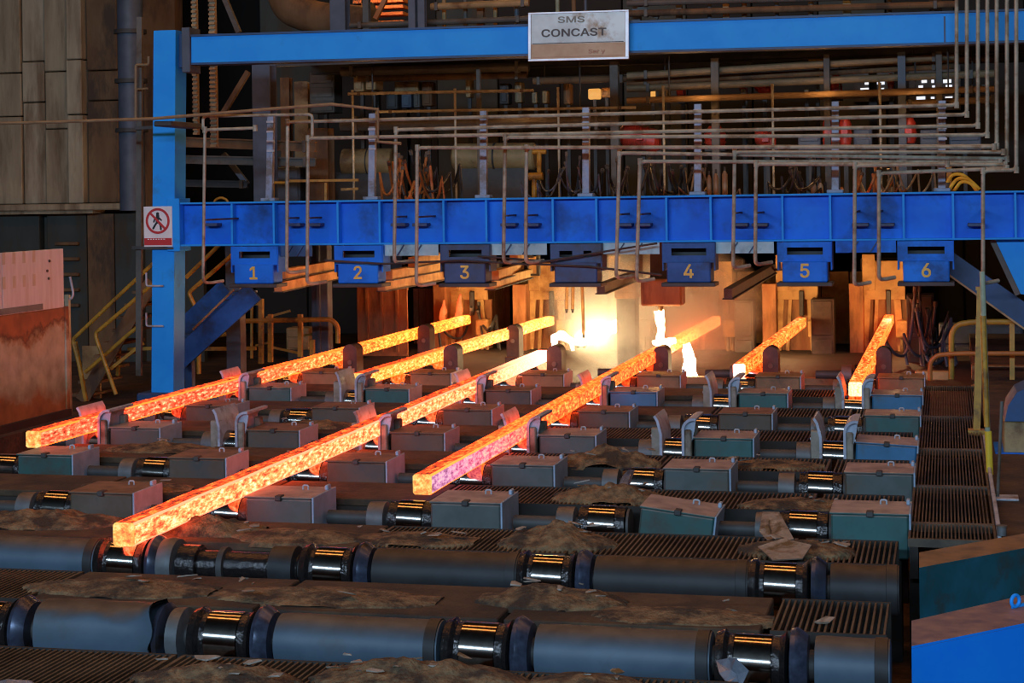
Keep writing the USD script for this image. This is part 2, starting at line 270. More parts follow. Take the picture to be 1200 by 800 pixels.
def struct(name, mesh, m, label=None, smooth=30):
    p = '/World/' + name; q = usdkit.mesh(stage, p, mesh, M[m], smooth=smooth).GetPrim(); setd(q, kind='structure', label=label); bases[p] = np.zeros(3); return q
def dup(root, base, label, group=None, ry=0., rz=0.):
    name = str(root.GetPath()).split('/')[2]; was = root.GetCustomData()
    while name[-4:-3] == '_' and name[-3:].isdigit(): name = name[:-4]
    p = numbered('/World/' + name); x = UsdGeom.Xform.Define(stage, p); pr = x.GetPrim()
    pr.GetReferences().AddInternalReference(root.GetPath()); pr.SetInstanceable(True)
    x.ClearXformOpOrder(); x.AddTranslateOp().Set(Gf.Vec3d(*map(float, base)))
    if rz: x.AddRotateZOp().Set(float(rz))
    if ry: x.AddRotateYOp().Set(float(ry))
    setd(pr, label=label, category=was['category'], group=group or was.get('group')); return pr
ORD = ['front', 'second', 'third', 'fourth', 'fifth', 'sixth', 'seventh', 'eighth', 'ninth', 'tenth', 'eleventh', 'twelfth']
STR = ['', 'first', 'second', 'third', 'fourth', 'fifth', 'sixth']
X0, SP, Y0, RP = -8.7093, 1.3, 8.323, 1.627
XS = lambda k: X0 + SP * k           # the six strands, numbered from the left
YR = lambda r: Y0 + RP * r           # the roller rows, from the front
ZA = -.13                            # roller axis; strands lie at z = 0

# ================================================================ the hall
struct('floor', bx(-22, 9, -14, 37, -1.1, -.9), 'deck_dust')
struct('ceiling', bx(-22, 9, -14, 37, 12.4, 12.6), 'hall_dark')
struct('wall_right', bx(8.8, 9, -14, 37, -.9, 12.4), 'hall_dark')
struct('wall_left', bx(-22, -21.8, -14, 37, -.9, 12.4), 'hall_dark')
struct('wall_front', bx(-22, 9, -14, -13.8, -.9, 12.4), 'hall_dark')
struct('wall_back', bx(-22, 9, 36.8, 37, -.9, 12.4), 'hall_dark')
# concrete bay far left: tall board-marked panels over a ledge, dark green sheeting below
Yw = 30.0
wl = struct('wall_1', bx(-18.3, -13.55, Yw + .25, Yw + .6, -.9, 9.0), 'rust_wall', 'concrete wall bay behind the left edge')
pxs = [-60, -20, 26, 53, 81, 100, 137]
for i in range(len(pxs) - 1):
    a, b = PY(pxs[i], 100, Yw)[0], PY(pxs[i + 1], 100, Yw)[0]
    proud = [.0, .02, .0, .03, .12, -.06][i]
    m_ = ['concrete', 'concrete', 'concrete_pale', 'concrete', 'concrete_pale', 'rust_wall'][i]
    zs = [1.98, 3.35 + .25 * (i % 3), 4.6 - .2 * (i % 2), 9.0]
    for j in range(3):
        part(wl, 'panel', bx(a + .012, b - .012, Yw - proud - .02 * ((i + j) % 2), Yw + .26, zs[j] + .01, zs[j + 1] - .01, .015), m_, local=True)
struct('trim_1', cat([bx(-18.3, PY(160, 240, Yw)[0], Yw - .45, Yw + .3, 1.86, 1.98, .02), bx(-18.3, PY(120, 240, Yw)[0], Yw - .38, Yw + .2, 1.80, 1.86)]), 'concrete')
wg = struct('wall_2', bx(-18.3, -13.0, Yw + .1, Yw + .24, -.9, 1.86), 'green_wall')
for a, b in [(-20, 50), (50, 58), (58, 105), (105, 137), (137, 168)]:
    xa, xb = PY(a, 300, Yw)[0], PY(b, 300, Yw)[0]
    part(wg, 'panel', bx(xa + .01, xb - .01, Yw - (.10 if b - a > 20 else -.05), Yw + .12, -.9, 1.79, .01), 'green_wall' if a != 105 else 'rust_wall', local=True)
for q in range(5):
    z = PY(90, 285 + 18 * q, Yw)[2]; part(wg, 'rung', bx(PY(70, 300, Yw)[0], PY(97, 300, Yw)[0], Yw - .2, Yw - .12, z - .03, z + .03, .01), 'rust_wall', local=True)

# grey round duct behind the column, top left
d0 = PY(152, 0, 28.6)
dk = thing('duct', 'dull blue-grey round duct running up beside the concrete wall, top left', 'duct', (d0[0], 28.6, 1.8))
dx = d0[0]
part(dk, 'pipe', sweep([(dx, 28.6, 1.85), (dx, 28.6, 9.0)], .22, 24), 'slate_steel')
for z in (3.2, 4.05, 4.9, 6.5): part(dk, 'flange', mv(sweep([(dx, 28.6, z), (dx, 28.6, z + .07)], .28, 24), (0, 0, 0)), 'dark_steel')

# ================================================================ roller table deck
g0 = thing('deck_grating', 'ribbed steel grating panel, placeholder', 'grating', (XS(6), YR(0) - .6, -.06), 'grating panels between the roller rows')
BW, BL = 1.27, .70
for a, b in ((0, .015), (BL - .015, BL)): part(g0, 'end_plate', bx(-BW / 2, BW / 2, a, b, -.24, 0), 'pit_dark', local=True)  # end plates coloured near black for the shade under the panel edge
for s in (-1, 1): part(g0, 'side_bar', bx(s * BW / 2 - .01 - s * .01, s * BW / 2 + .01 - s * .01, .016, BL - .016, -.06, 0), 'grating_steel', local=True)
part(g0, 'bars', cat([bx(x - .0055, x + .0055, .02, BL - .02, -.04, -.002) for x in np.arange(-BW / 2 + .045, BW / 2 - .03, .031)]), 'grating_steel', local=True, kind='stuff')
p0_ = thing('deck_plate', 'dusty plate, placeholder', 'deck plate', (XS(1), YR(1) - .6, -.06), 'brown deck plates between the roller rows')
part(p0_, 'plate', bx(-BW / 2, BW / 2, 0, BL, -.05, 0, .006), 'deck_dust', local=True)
for a, b in ((.0, .02), (BL - .02, BL)): part(p0_, 'end_plate', bx(-BW / 2, BW / 2, a, b, -.24, -.051, .004), 'pit_dark', local=True)  # dark end plates, the slot shade put into their colour
firstg, firstp = True, True
def place_panel(kind, x, y, label):
    global firstg, firstp
    root = g0 if kind == 'g' else p0_
    if (firstg if kind == 'g' else firstp):
        UsdGeom.Xform(root).GetOrderedXformOps()[0].Set(Gf.Vec3d(x, y, -.06)); setd(root, label=label)
        if kind == 'g': firstg = False
        else: firstp = False
    else: dup(root, (x, y, -.06), label)
plates = {(1, 1), (1, 2), (1, 3), (2, 1), (2, 2), (3, 1), (3, 2), (0, 3), (0, 4), (0, 5), (0, 6), (3, 3), (2, 3), (4, 1), (4, 2), (4, 3), (5, 1), (5, 2), (5, 3), (5, 4), (6, 1), (6, 2), (6, 3), (6, 4)}
for r in range(-1, 7):
    for k in range(1, 7):
        x, y = XS(k) + .68, YR(r) + .33
        # the panel right of strand k; keep those that reach into the picture
        a = (x - 0) * _c + (y) * _s; d = -x * _s + y * _c
        if a / d * FP + 600 < -130 or a / d * FP + 600 > 1130: continue
        where = ('before the front roller row' if r < 0 else 'behind the %s roller row' % ORD[r]) + (', right of the %s strand' % STR[k])
        if k == 6: continue
        if (r, k) in plates: place_panel('p', x, y, 'brown dusty deck plate ' + where)
        else: place_panel('g', x, y, 'ribbed brown grating panel ' + where)
# right end of each row up to the walkway: one narrower panel
for r in range(-1, 7):
    x0, x1, y = XS(6) + .06, -.30, YR(r) + .33
    t = thing('edge_grating', 'narrow ribbed grating panel at the walkway end, ' + ('in front of the front roller row' if r < 0 else 'behind the %s roller row' % ORD[r]), 'grating', (x0, y, -.06), 'narrow grating panels beside the walkway')
    for a, b in ((0, .015), (BL - .015, BL)): part(t, 'end_plate', bx(x0, x1, y + a, y + b, -.30, -.06), 'pit_dark')  # end plates carry the same painted slot shade
    part(t, 'bars', cat([bx(x - .0055, x + .0055, y + .02, y + BL - .02, -.10, -.062) for x in np.arange(x0 + .01, x1, .031)]), 'grating_steel', kind='stuff')
# longitudinal bearers under the joints of the panels
for k in range(1, 7):
    x = XS(k) + .03
    t = thing('deck_bearer', 'dark steel bearer under the roller deck along the %s strand line' % STR[k], 'beam', (x, 13, -.9), 'bearers under the roller table deck')
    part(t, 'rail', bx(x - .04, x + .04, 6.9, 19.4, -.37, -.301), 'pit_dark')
    for y in (7.4, 11, 14, 17.2, 19.2): part(t, 'leg', bx(x - .03, x + .03, y - .05, y + .05, -.9, -.37), 'pit_dark')

# walkway of grating along the right side
wk = thing('walkway_grating', 'long ribbed brown steel grating walkway along the right of the rollers', 'walkway', (0, 9, -.06))
ybr = [11.06, 11.6, 13.05, 14.9, 17.0, 19.6]
for i in range(len(ybr) - 1):
    a, b = ybr[i] + .006, ybr[i + 1] - .006
    for u, v in ((a, a + .03), (b - .03, b)): part(wk, 'end_bar', bx(-.235, .255, u, v, -.11, -.06), 'grating_steel')
    for u, v in ((-.25, -.235), (.255, .27)): part(wk, 'side_bar', bx(u, v, a, b, -.11, -.06), 'grating_steel')
    part(wk, 'bars', cat([bx(x - .0045, x + .0045, a + .02, b - .02, -.085, -.062) for x in np.arange(-.218, .25, .0225)]), 'grating_steel', kind='stuff')
part(wk, 'kerb', bx(.275, .30, 11.2, 15.5, -.12, -.02, .005), 'galvanized')
for u, v in ((-.24, -.19), (.2, .25)): part(wk, 'rail', bx(u, v, 11.06, 19.6, -.3, -.111), 'pit_dark')
for y in (11.3, 13, 16, 19): part(wk, 'trestle', bx(-.25, .25, y - .03, y + .03, -.9, -.3), 'pit_dark')
struct('trim_2', bx(.31, 3.5, 11.2, 30, -.9, -.09), 'deck_dust', 'brown floor right of the walkway')
struct('trim_3', bx(-14, -8.85, 6, 17.6, -.9, -.22), 'deck_dust', 'brown floor left of the strands')
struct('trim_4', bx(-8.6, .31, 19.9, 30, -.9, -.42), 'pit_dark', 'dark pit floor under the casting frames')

# ================================================================ rollers
def roller_parts(t, seed=0):
    part(t, 'barrel', lathe_x([(-.085, .118), (-.083, .130), (.088, .130), (.09, .118)], 40, 0, ZA), 'polished_steel', local=True)
    part(t, 'collar', lathe_x([(-.150, .09), (-.148, .122), (-.086, .124), (-.085, .10)], 36, 0, ZA), 'wet_steel', local=True)
    part(t, 'collar', lathe_x([(.09, .10), (.091, .124), (.155, .122), (.158, .09)], 36, 0, ZA), 'wet_steel', local=True)
    part(t, 'shaft', lathe_x([(-.60, .05), (.18, .05)], 16, 0, ZA), 'dark_steel', local=True)
    part(t, 'drum', lathe_x([(-.305, .07), (-.30, .112), (-.185, .115), (-.18, .07)], 32, 0, ZA), 'drum_gray', local=True)
    part(t, 'drum', lathe_x([(.162, .07), (.164, .112), (.18, .112), (.182, .07)], 28, 0, ZA), 'dark_steel', local=True)
small = None
def roller_label(r, k):
    return 'short steel roller with polished band in the %s roller row, on the %s strand' % (ORD[r], STR[k])
for r in range(2, 9):
    for k in range(1, 7):
        if r == 2 and k < 2: continue
        base = (XS(k), YR(r), 0)
        if small is None:
            small = thing('table_roller', roller_label(r, k), 'roller', base, 'short rollers of the rear roller rows'); roller_parts(small)
        else: dup(small, base, roller_label(r, k))
big = None
for r in (0, 1):
    for k in range(3, 7):
        base = (XS(k) + (.02 if r == 0 else 0), YR(r), 0)
        lab = 'wet flanged steel roller with dark collars in the %s roller row, on the %s strand' % (ORD[r], STR[k])
        if big is None:
            t = big = thing('flanged_roller', lab, 'roller', base, 'flanged rollers of the two front rows')
            part(t, 'barrel', lathe_x([(-.085, .118), (-.083, .130), (.085, .130), (.087, .118)], 48, 0, ZA), 'polished_steel', local=True)
            part(t, 'collar', lathe_x([(-.175, .10), (-.17, .135), (-.13, .150), (-.11, .128), (-.086, .126), (-.085, .10)], 40, 0, ZA), 'wet_steel', local=True)
            part(t, 'collar', lathe_x([(.087, .10), (.088, .126), (.125, .128), (.15, .148), (.165, .10)], 40, 0, ZA), 'wet_steel', local=True)
            part(t, 'flange', lathe_x([(.17, .10), (.172, .158), (.195, .168), (.215, .160), (.25, .135), (.255, .09)], 44, 0, ZA), 'flange_blue', local=True)
            part(t, 'shaft', lathe_x([(-.25, .07), (.32, .07)], 20, 0, ZA), 'dark_steel', local=True)
        else: dup(big, base, lab)
# long round covers over the drive shaft between those rollers
def cover(x0, x1, r, m_, lab, rad=.132, sag=.0, rough=False):
    y = YR(r); t = thing('shaft_cover', lab, 'shaft cover', ((x0 + x1) / 2, y, ZA), 'long round shaft covers of the two front rows')
    L = x1 - x0
    part(t, 'tube', lathe_x([(x0, rad - .02), (x0 + .003, rad), (x0 + .09 * L, rad + .004), (x0 + .5 * L, rad - sag), (x1 - .003, rad), (x1, rad - .02)], 44, y, ZA), m_)
    part(t, 'band', lathe_x([(x1 - .07, rad), (x1 - .068, rad + .006), (x1 - .012, rad + .006), (x1 - .01, rad)], 44, y, ZA), 'cover_brown')
    part(t, 'foot', cat([bx(x0 + .1, x0 + .16, y - .07, y + .07, -.9, ZA - .1), bx(x1 - .16, x1 - .1, y - .07, y + .07, -.9, ZA - .1)]), 'pit_dark')
    return t
cover(XS(4) + .30, XS(5) - .17, 0, 'cover_gray', 'long blue-grey shaft cover in the front roller row, between fourth and fifth strands')
cover(XS(5) + .30, XS(6) - .17, 0, 'cover_gray', 'long blue-grey shaft cover in the front roller row, between fifth and sixth strands')
cover(XS(6) + .30, -.27, 0, 'cover_gray', 'short blue-grey shaft cover at the right end of the front row, by the blue box')
cover(XS(2) + .30, XS(3) - .17, 1, 'cover_gray', 'blue-grey shaft cover at the left end of the second roller row')
cover(XS(4) + .27, XS(5) - .17, 1, 'cover_brown', 'long brown-grey shaft cover in the second roller row, between fourth and fifth strands')
cover(XS(5) + .27, XS(6) - .17, 1, 'cover_brown', 'long brown-grey shaft cover in the second roller row, between fifth and sixth strands')
cover(XS(6) + .27, -.27, 1, 'cover_brown', 'dark shaft cover at the right end of the second row, beside the walkway')
# the torn sheet cover at the left of the front row
def torn_cover():
    x0, x1, y = XS(3) + .33, XS(3) + .97, YR(0)
    t = thing('torn_shaft_cover', 'dented sheet-metal shaft cover with torn flared right end, left in the front row', 'shaft cover', (x0, y, ZA))
    nx, na = 40, 26; V = []; Fc = []
    for i in range(nx + 1):
        u = i / nx; x = x0 + u * (x1 - x0)
        for j in range(na + 1):
            a = math.radians(-25 + 230 * j / na); fl = max(0, (u - .8) / .2)
            rr = .150 + .035 * fl ** 2 * max(0, math.sin(a + .4)) ; c_, s_ = math.cos(a), math.sin(a)
            q = (abs(c_) ** 4 + abs(s_) ** 4) ** -.25; rr *= .62 + .38 * q if u < .85 else (.62 + .38 * q) * (1 - (u - .85)) + (u - .85)
            nz = meshkit.fbm(np.array([x * 6, c_ * 1.2, s_ * 1.2]), 4, 3) - .5
            V.append((x + (.018 * fl * math.sin(5 * a)), y - rr * c_, ZA + rr * s_ + .035 * nz))
    w = na + 1
    for i in range(nx):
        for j in range(na): a = i * w + j; Fc += [(a, a + 1, a + w + 1), (a, a + w + 1, a + w)]
    sh = trimesh.Trimesh(np.array(V), np.array(Fc), process=False)
    inner = sh.copy(); inner.vertices = np.stack([inner.vertices[:, 0], y + (inner.vertices[:, 1] - y) * .95, ZA + (inner.vertices[:, 2] - ZA) * .95], 1); inner.invert()
    part(t, 'sheet', cat([sh, inner]), 'cover_gray')
    part(t, 'flange', lathe_x([(x1 - .01, .10), (x1, .150), (x1 + .03, .160), (x1 + .05, .12)], 40, y, ZA), 'flange_blue')
    part(t, 'ring', lathe_x([(x1 + .06, .10), (x1 + .065, .135), (x1 + .13, .140), (x1 + .14, .09)], 40, y, ZA), 'drum_gray')
    part(t, 'foot', cat([bx(x0 + .1, x0 + .16, y - .07, y + .07, -.9, -.16), bx(x1 - .16, x1 - .1, y - .07, y + .07, -.9, -.16)]), 'pit_dark')
torn_cover()
# the bare coupling shaft between the third and fourth strand lines, second row
y = YR(1); xa = XS(3)
t = thing('coupling_shaft', 'bare dark drive shaft with thick coupling rings in the second row, by the lowest billet', 'shaft', (xa + .4, y, ZA))
part(t, 'ring', lathe_x([(xa + .235, .10), (xa + .24, .150), (xa + .30, .158), (xa + .33, .148), (xa + .335, .1)], 40, y, ZA), 'drum_gray')
part(t, 'ring', lathe_x([(xa + .345, .08), (xa + .35, .118), (xa + .47, .118), (xa + .475, .08)], 32, y, ZA), 'wet_steel')
part(t, 'shaft', lathe_x([(xa + .3, .085), (xa + .55, .088), (xa + .8, .085), (xa + 1.1, .085)], 28, y, ZA), 'wet_steel')
part(t, 'ring', lathe_x([(xa + .60, .08), (xa + .605, .110), (xa + .64, .110), (xa + .645, .08)], 32, y, ZA), 'dark_steel')
part(t, 'ring', lathe_x([(xa + .93, .08), (xa + .935, .125), (xa + 1.08, .130), (xa + 1.09, .08)], 36, y, ZA), 'cover_brown')
part(t, 'foot', bx(xa + .66, xa + .76, y - .07, y + .07, -.9, ZA - .06), 'pit_dark')

# ================================================================ bearing covers
def box_parts(t, m_, w=.475, d=.44, zt=.035, zb=-.25, lugs=True):
    x0, x1 = .185, .185 + w
    part(t, 'body', bx(x0, x1, -d / 2, d / 2, zb, zt - .012, .012), m_, local=True)
    lid = part(t, 'lid', bx(x0 - .008, x1 + .004, -d / 2 - .010, d / 2 + .008, zt - .012, zt + .002, .004), m_, local=True)
    part(t, 'end_plate', bx(x1 + .002, x1 + .014, -d / 2 - .012, d / 2 + .012, zb - .02, zt + .004, .003), 'plate_edge', local=True, label='end plate painted pale for cool light')
    part(lid, 'latch', bx(x0 + w * .46, x0 + w * .55, -d / 2 - .028, -d / 2 + .05, zt - .022, zt + .012, .004), 'dark_steel', local=True)
    if lugs:
        part(lid, 'lug', sweep(bend([(x0 + w * .62, .10, zt), (x0 + w * .62, .10, zt + .03), (x0 + w * .70, .10, zt + .03), (x0 + w * .70, .10, zt)], .012), .006, 8), 'galvanized', local=True)
        part(lid, 'lug', bx(x1 - .02, x1 + .004, d * .2, d * .36, zt, zt + .035, .006), 'plate_edge', local=True)
    part(t, 'pedestal', bx(x0 + .05, x1 - .05, -d / 2 + .06, d / 2 - .06, -.9, zb + .01), 'pit_dark', local=True)
protos = {}
BOX = {}   # (row, strand): (material, tilt)
for r, s in {2: {2: 'brown', 3: 'gray', 4: 'gray', 5: 'teal', 6: 'teal'}, 3: {1: 'teal', 2: 'brown', 3: 'brown', 4: 'gray', 5: 'gray', 6: 'gray'}, 4: {1: 'gray', 2: 'brown', 3: 'brown', 4: 'gray', 5: 'teal', 6: 'blue'},
             5: {1: 'brown', 2: 'brown', 3: 'brown', 4: 'brown', 5: 'brown', 6: 'teal'}, 6: {1: 'teal', 2: 'teal', 3: 'brown', 4: 'blue', 5: 'teal', 6: 'blue'}, 7: {1: 'tan', 2: 'tan', 3: 'tan', 4: 'tan', 5: 'tan', 6: 'tan'}}.items():
    for k, c_ in s.items(): BOX[r, k] = c_
WORD = {'teal': 'dull teal', 'gray': 'dusty grey', 'brown': 'rust-brown', 'blue': 'blue', 'tan': 'tan'}  # tan stands for orange light painted into the eighth-row boxes
for (r, k), c_ in BOX.items():
    tilt = {(2, 5): 7.0, (4, 6): 3.0}.get((r, k), 0)
    lab = '%s bearing cover box%s right of the %s strand, %s roller row' % (WORD[c_], ' tipped sideways' if tilt > 5 else '', STR[k], ORD[r])
    base = (XS(k) + (.10 if tilt > 5 else 0), YR(r), .03 if tilt > 5 else 0)
    if c_ not in protos:
        protos[c_] = thing('bearing_cover_box', lab, 'machine box', base, '%s bearing cover boxes between the strands' % WORD[c_], ry=tilt); box_parts(protos[c_], 'box_' + c_)
    else: dup(protos[c_], base, lab, ry=tilt)

# ================================================================ strand guides
def guide_mesh(side):
    # a bent plate: upright web that rolls outward at the top; side +1 = right of the strand
    pr = [(.098, -.30), (.098, .10)]
    for a in np.linspace(0, 105, 9): pr.append((.098 + .085 * (1 - math.cos(math.radians(a))), .10 + .085 * math.sin(math.radians(a))))
    if side < 0: pr = [(.098, -.30), (.098, .05), (.125, .16), (.150, .20)]
    c_ = sg.LineString([(side * x, z) for x, z in pr]).buffer(.011, cap_style='flat', join_style='mitre')
    return c_
def make_guide(side, lab, base):
    t = thing('strand_guide', lab, 'guide', base, 'pale bent-plate strand guides')
    part(t, 'curled_plate', extr(guide_mesh(side), 'y', -.24, .24), 'guide_head', local=True)
    part(t, 'post', bx(side * .108, side * .165, -.235, -.15, -.90, .10, .01), 'guide_steel', local=True)
    part(t, 'post', bx(side * .108, side * .165, .15, .235, -.90, .10, .01), 'guide_steel', local=True)
    if side > 0: part(t, 'end_cap', extr(sg.Polygon([(side * .108, .0), (side * .108, .10)] + [(side * (.108 + .075 * (1 - math.cos(a))), .10 + .075 * math.sin(a)) for a in np.linspace(.1, 1.8, 8)] + [(side * .19, .10), (side * .165, .0)]), 'y', -.20, -.185), 'guide_head', local=True)
    part(t, 'bolt', sweep([(side * .17, -.19, .03), (side * .185, -.19, .03)], .012, 8), 'galvanized', local=True)
    return t
gl = {}
for r in (4, 6):
    for k in range(1, 7):
        for side in (-1, 1):
            lab = 'pale bent-plate guide on the %s of the %s strand, %s roller row' % ('left' if side < 0 else 'right', STR[k], ORD[r])
            base = (XS(k), YR(r) + (-.02 if side > 0 else .06), 0)
            if side not in gl: gl[side] = make_guide(side, lab, base)
            else: dup(gl[side], base, lab)
gd = None
for r, ks in ((8, (1, 2, 3, 4, 5, 6)), (10, (1, 2))):
    for k in ks:
        lab = 'dark round-topped guide block right of the %s strand, %s roller row' % (STR[k], ORD[r])
        base = (XS(k), YR(r), 0)
        if gd is None:
            gd = thing('guide_block', lab, 'guide', base, 'dark round-topped guide blocks')
            pr = sg.Polygon([(.095, -.3), (.095, .12)] + [(.185 + .09 * math.cos(a), .12 + .085 * math.sin(a)) for a in np.linspace(math.pi, 0, 12)] + [(.275, -.3)])
            part(gd, 'block', extr(pr, 'y', -.13, .13), 'guide_dark', local=True)
            part(gd, 'base', bx(.08, .30, -.18, .18, -.46, -.24, .01), 'guide_dark', local=True)
            part(gd, 'bolt', sweep([(.185, -.14, -.02), (.185, -.125, -.02)], .03, 10), 'mid_steel', local=True)
        else: dup(gd, base, lab)

# ================================================================ the strands
HB = .14
def billet(name, lab, m_, p0, p1, cut=True, w=.135, h=HB, cutm='cut_face_glow', catg='hot steel billet'):
    """p0 and p1: centre of the underside at the near and the far end."""
    p0, p1 = np.array(p0, float), np.array(p1, float); L = p1[1] - p0[1]; n = max(8, int(L / .12)); b = .013
    sec = [(-w / 2 + b, 0), (w / 2 - b, 0), (w / 2, b), (w / 2, h - b), (w / 2 - b, h), (-w / 2 + b, h), (-w / 2, h - b), (-w / 2, b)]; V, Fc = [], []
    for i in range(n + 1):
        q = p0 + (p1 - p0) * i / n; dz = (meshkit.fbm(np.array([q[1] * 1.3, q[0], 5.]), 3) - .5) * .012
        for j, (x, z) in enumerate(sec):
            e = (meshkit.noise(np.array([q[1] * 7, j * 3.1, q[0] * 5])) - .5) * .006
            V.append((q[0] + x + e, q[1], q[2] + z + dz + e))
    k = len(sec)
    for i in range(n):
        for j in range(k): a, c2 = i * k + j, i * k + (j + 1) % k; Fc += [(a, c2, c2 + k), (a, c2 + k, a + k)]
    V.append(tuple(p1 + [0, 0, h / 2])); e1 = len(V) - 1
    for j in range(k): Fc.append((e1, n * k + j, n * k + (j + 1) % k))
    body = out(trimesh.Trimesh(np.array(V), np.array(Fc), process=False))
    t = thing(name, lab, catg, p0)
    part(t, 'bar', body, m_, smooth=25)
    face = extr(sg.Polygon([(p0[0] + x * .985, p0[2] + .001 + z * .985) for x, z in sec]), 'y', p0[1] - .006, p0[1] + .01)
    part(t, 'cut_end', face, cutm, label='brightly glowing cut end')
    return t
def onz(px, py): q = PZ(px, py, 0); return (q[0], q[1], 0.)
billet('hot_billet', 'glowing orange-pink square billet farthest left, running from front left past the blue column', 'strand_one_glow', (XS(1) + .02, 13.55, 0), (XS(1) + .03, 27.4, 0))
billet('hot_billet', 'glowing yellow-orange billet second from the left, its bright end behind the box row', 'strand_two_glow', (XS(2) - .06, 18.4, 0), (XS(2) + .12, 27.2, 0))
billet('hot_billet', 'long yellow-white glowing billet whose square end is lowest in front', 'strand_three_glow', (XS(3) + .055, 9.78, 0), (XS(3) + .02, 21.3, 0))
billet('hot_billet', 'glowing orange billet with lilac light painted on its scaled side, centre, ending above the front boxes', 'strand_four_glow', (XS(4) + .0, 11.8, 0), (XS(4) + .06, 22.0, 0))
billet('hot_billet', 'short orange billet with white-hot end, second from the right', 'strand_five_glow', (XS(5) - .02, 19.75, 0), (XS(5) + .10, 27.0, 0), cutm='white_face_glow')
billet('hot_billet', 'short steep orange billet with glowing end, farthest right beside the walkway', 'strand_five_glow', (XS(6) + .02, 18.0, 0), (XS(6) + .06, 27.6, 0), cutm='hot_steel_glow')
billet('hot_strand', 'white-hot strand in the steam behind the third billet, upstream of the cutting torch', 'white_hot_glow', (XS(3) + .02, 23.6, 0), (XS(3) + .08, 27.2, 0), cutm='white_hot_glow', catg='hot steel strand')
billet('hot_strand', 'yellow-hot strand right of the steam, upstream of the flame on the fourth strand', 'strand_two_glow', (XS(4) + .06, 22.35, 0), (XS(4) + .10, 27.2, 0), cutm='white_hot_glow', catg='hot steel strand')

# ================================================================ blue portal in front of the casting frames
YB = 20.0
q0, q1 = PY(180, 36, YB), PY(177, 462, YB)
col = thing('blue_column', 'tall bright blue steel box column at the left of the blue beams', 'column', (q1[0] + .13, YB + .13, -.9))
def leanbox(x0t, x0b, w, y0, y1, zt, zb, b=.006): return hull([(x0 + i, y, z) for x0, z in ((x0t, zt), (x0b, zb)) for i in (0, w) for y in (y0, y1)])
part(col, 'shaft', leanbox(q0[0], q1[0], .285, YB, YB + .32, q0[2], -.55), 'blue_paint')
part(col, 'base_plate', bx(q1[0] - .14, q1[0] + .40, YB - .12, YB + .40, -.62, -.28, .02), 'blue_dark')
part(col, 'footing', bx(q1[0] - .2, q1[0] + .46, YB - .15, YB + .46, -.9, -.62), 'pit_dark')
for py in (335, 382):
    a = PY(176, py, YB - .03); part(col, 'hook', sweep(bend([(a[0] - .05, YB - .03, a[2] + .16), (a[0] - .05, YB - .03, a[2]), (a[0] + .17, YB - .03, a[2])], .03), .012, 8), 'galvanized')
a, b = PY(205, 120, YB + .12), PY(205, 158, YB + .12)
low = thing('lower_beam', 'wide blue plate girder with upright stiffeners spanning over the strands', 'beam', (-4, YB, 1.5))
LX0, LX1, LZ0, LZ1 = q1[0] + .42, 2.3, 1.475, 2.0
part(low, 'web', bx(LX0, LX1, YB + .10, YB + .13, LZ0 + .02, LZ1 - .02), 'blue_beam')
part(low, 'top_flange', bx(LX0, LX1, YB - .02, YB + .26, LZ1 - .022, LZ1, .004), 'blue_paint')
part(low, 'bottom_flange', bx(LX0, LX1, YB - .02, YB + .26, LZ0, LZ0 + .022, .004), 'blue_paint')
part(low, 'end_plate', bx(LX0 - .17, LX0 - .005, YB - .03, YB + .30, LZ0 - .06, LZ1 + .05, .006), 'blue_paint')
for px in (272, 321, 396, 445, 520, 570, 648, 699, 781, 833, 917, 973, 1059, 1117, 1190):
    x = PY(px, 255, YB)[0]; part(low, 'stiffener', bx(x - .012, x + .012, YB - .012, YB + .10, LZ0 + .022, LZ1 - .022), 'blue_paint')
for px in (253, 350, 373, 472, 497, 600, 627, 735, 757, 870, 893, 1010, 1040, 1145):
    x = PY(px, 268, YB + .1)[0]; z = PY(px, 263, YB + .1)[2]; part(low, 'pipe_bracket', bx(x - .10, x + .08, YB - .06, YB + .10, z - .018, z + .018, .005), 'blue_sooty')
up = thing('upper_beam', 'bright blue I-beam across the top of the picture, behind the nameplate', 'beam', (-4, YB, 3.7))
u0, u1 = PY(222, 58, YB), PY(1182, 30, YB); u0[1] = u1[1] = YB + .17
dz = (u1[2] - u0[2]) / (u1[0] - u0[0]); u1 = u1 + np.array([1.6, 0, 1.6 * dz])
part(up, 'web', bar(u0 - [0, .10, 0], u1 - [0, .10, 0], .03, .31), 'blue_paint')
part(up, 'top_flange', bar(u0 + [0, 0, .17], u1 + [0, 0, .17], .26, .024), 'blue_dark')
part(up, 'bottom_flange', bar(u0 - [0, 0, .17], u1 - [0, 0, .17], .26, .024), 'blue_dark')
part(up, 'end_plate', bx(u0[0] - .11, u0[0] - .005, YB + .02, YB + .34, u0[2] - .27, u0[2] + .27, .006), 'slate_steel')
part(up, 'bracket', bx(q0[0] + .27, u0[0] - .115, YB + .1, YB + .26, u0[2] - .2, u0[2] + .2), 'blue_dark')
x = PY(1107, 30, YB)[0]; part(up, 'splice', bx(x - .01, x + .01, YB + .05, YB + .06, u1[2] - .15, u1[2] + .14), 'blue_dark')

c2 = thing('blue_column', 'second blue box column carrying the right ends of the blue beams', 'column', (2.5, YB + .13, -.9))
part(c2, 'shaft', bx(2.34, 2.62, YB, YB + .32, -.55, 4.1, .006), 'blue_paint'); part(c2, 'base_plate', bx(2.2, 2.76, YB - .12, YB + .40, -.62, -.548, .01), 'blue_dark'); part(c2, 'footing', bx(2.15, 2.8, YB - .15, YB + .46, -.9, -.62), 'pit_dark')
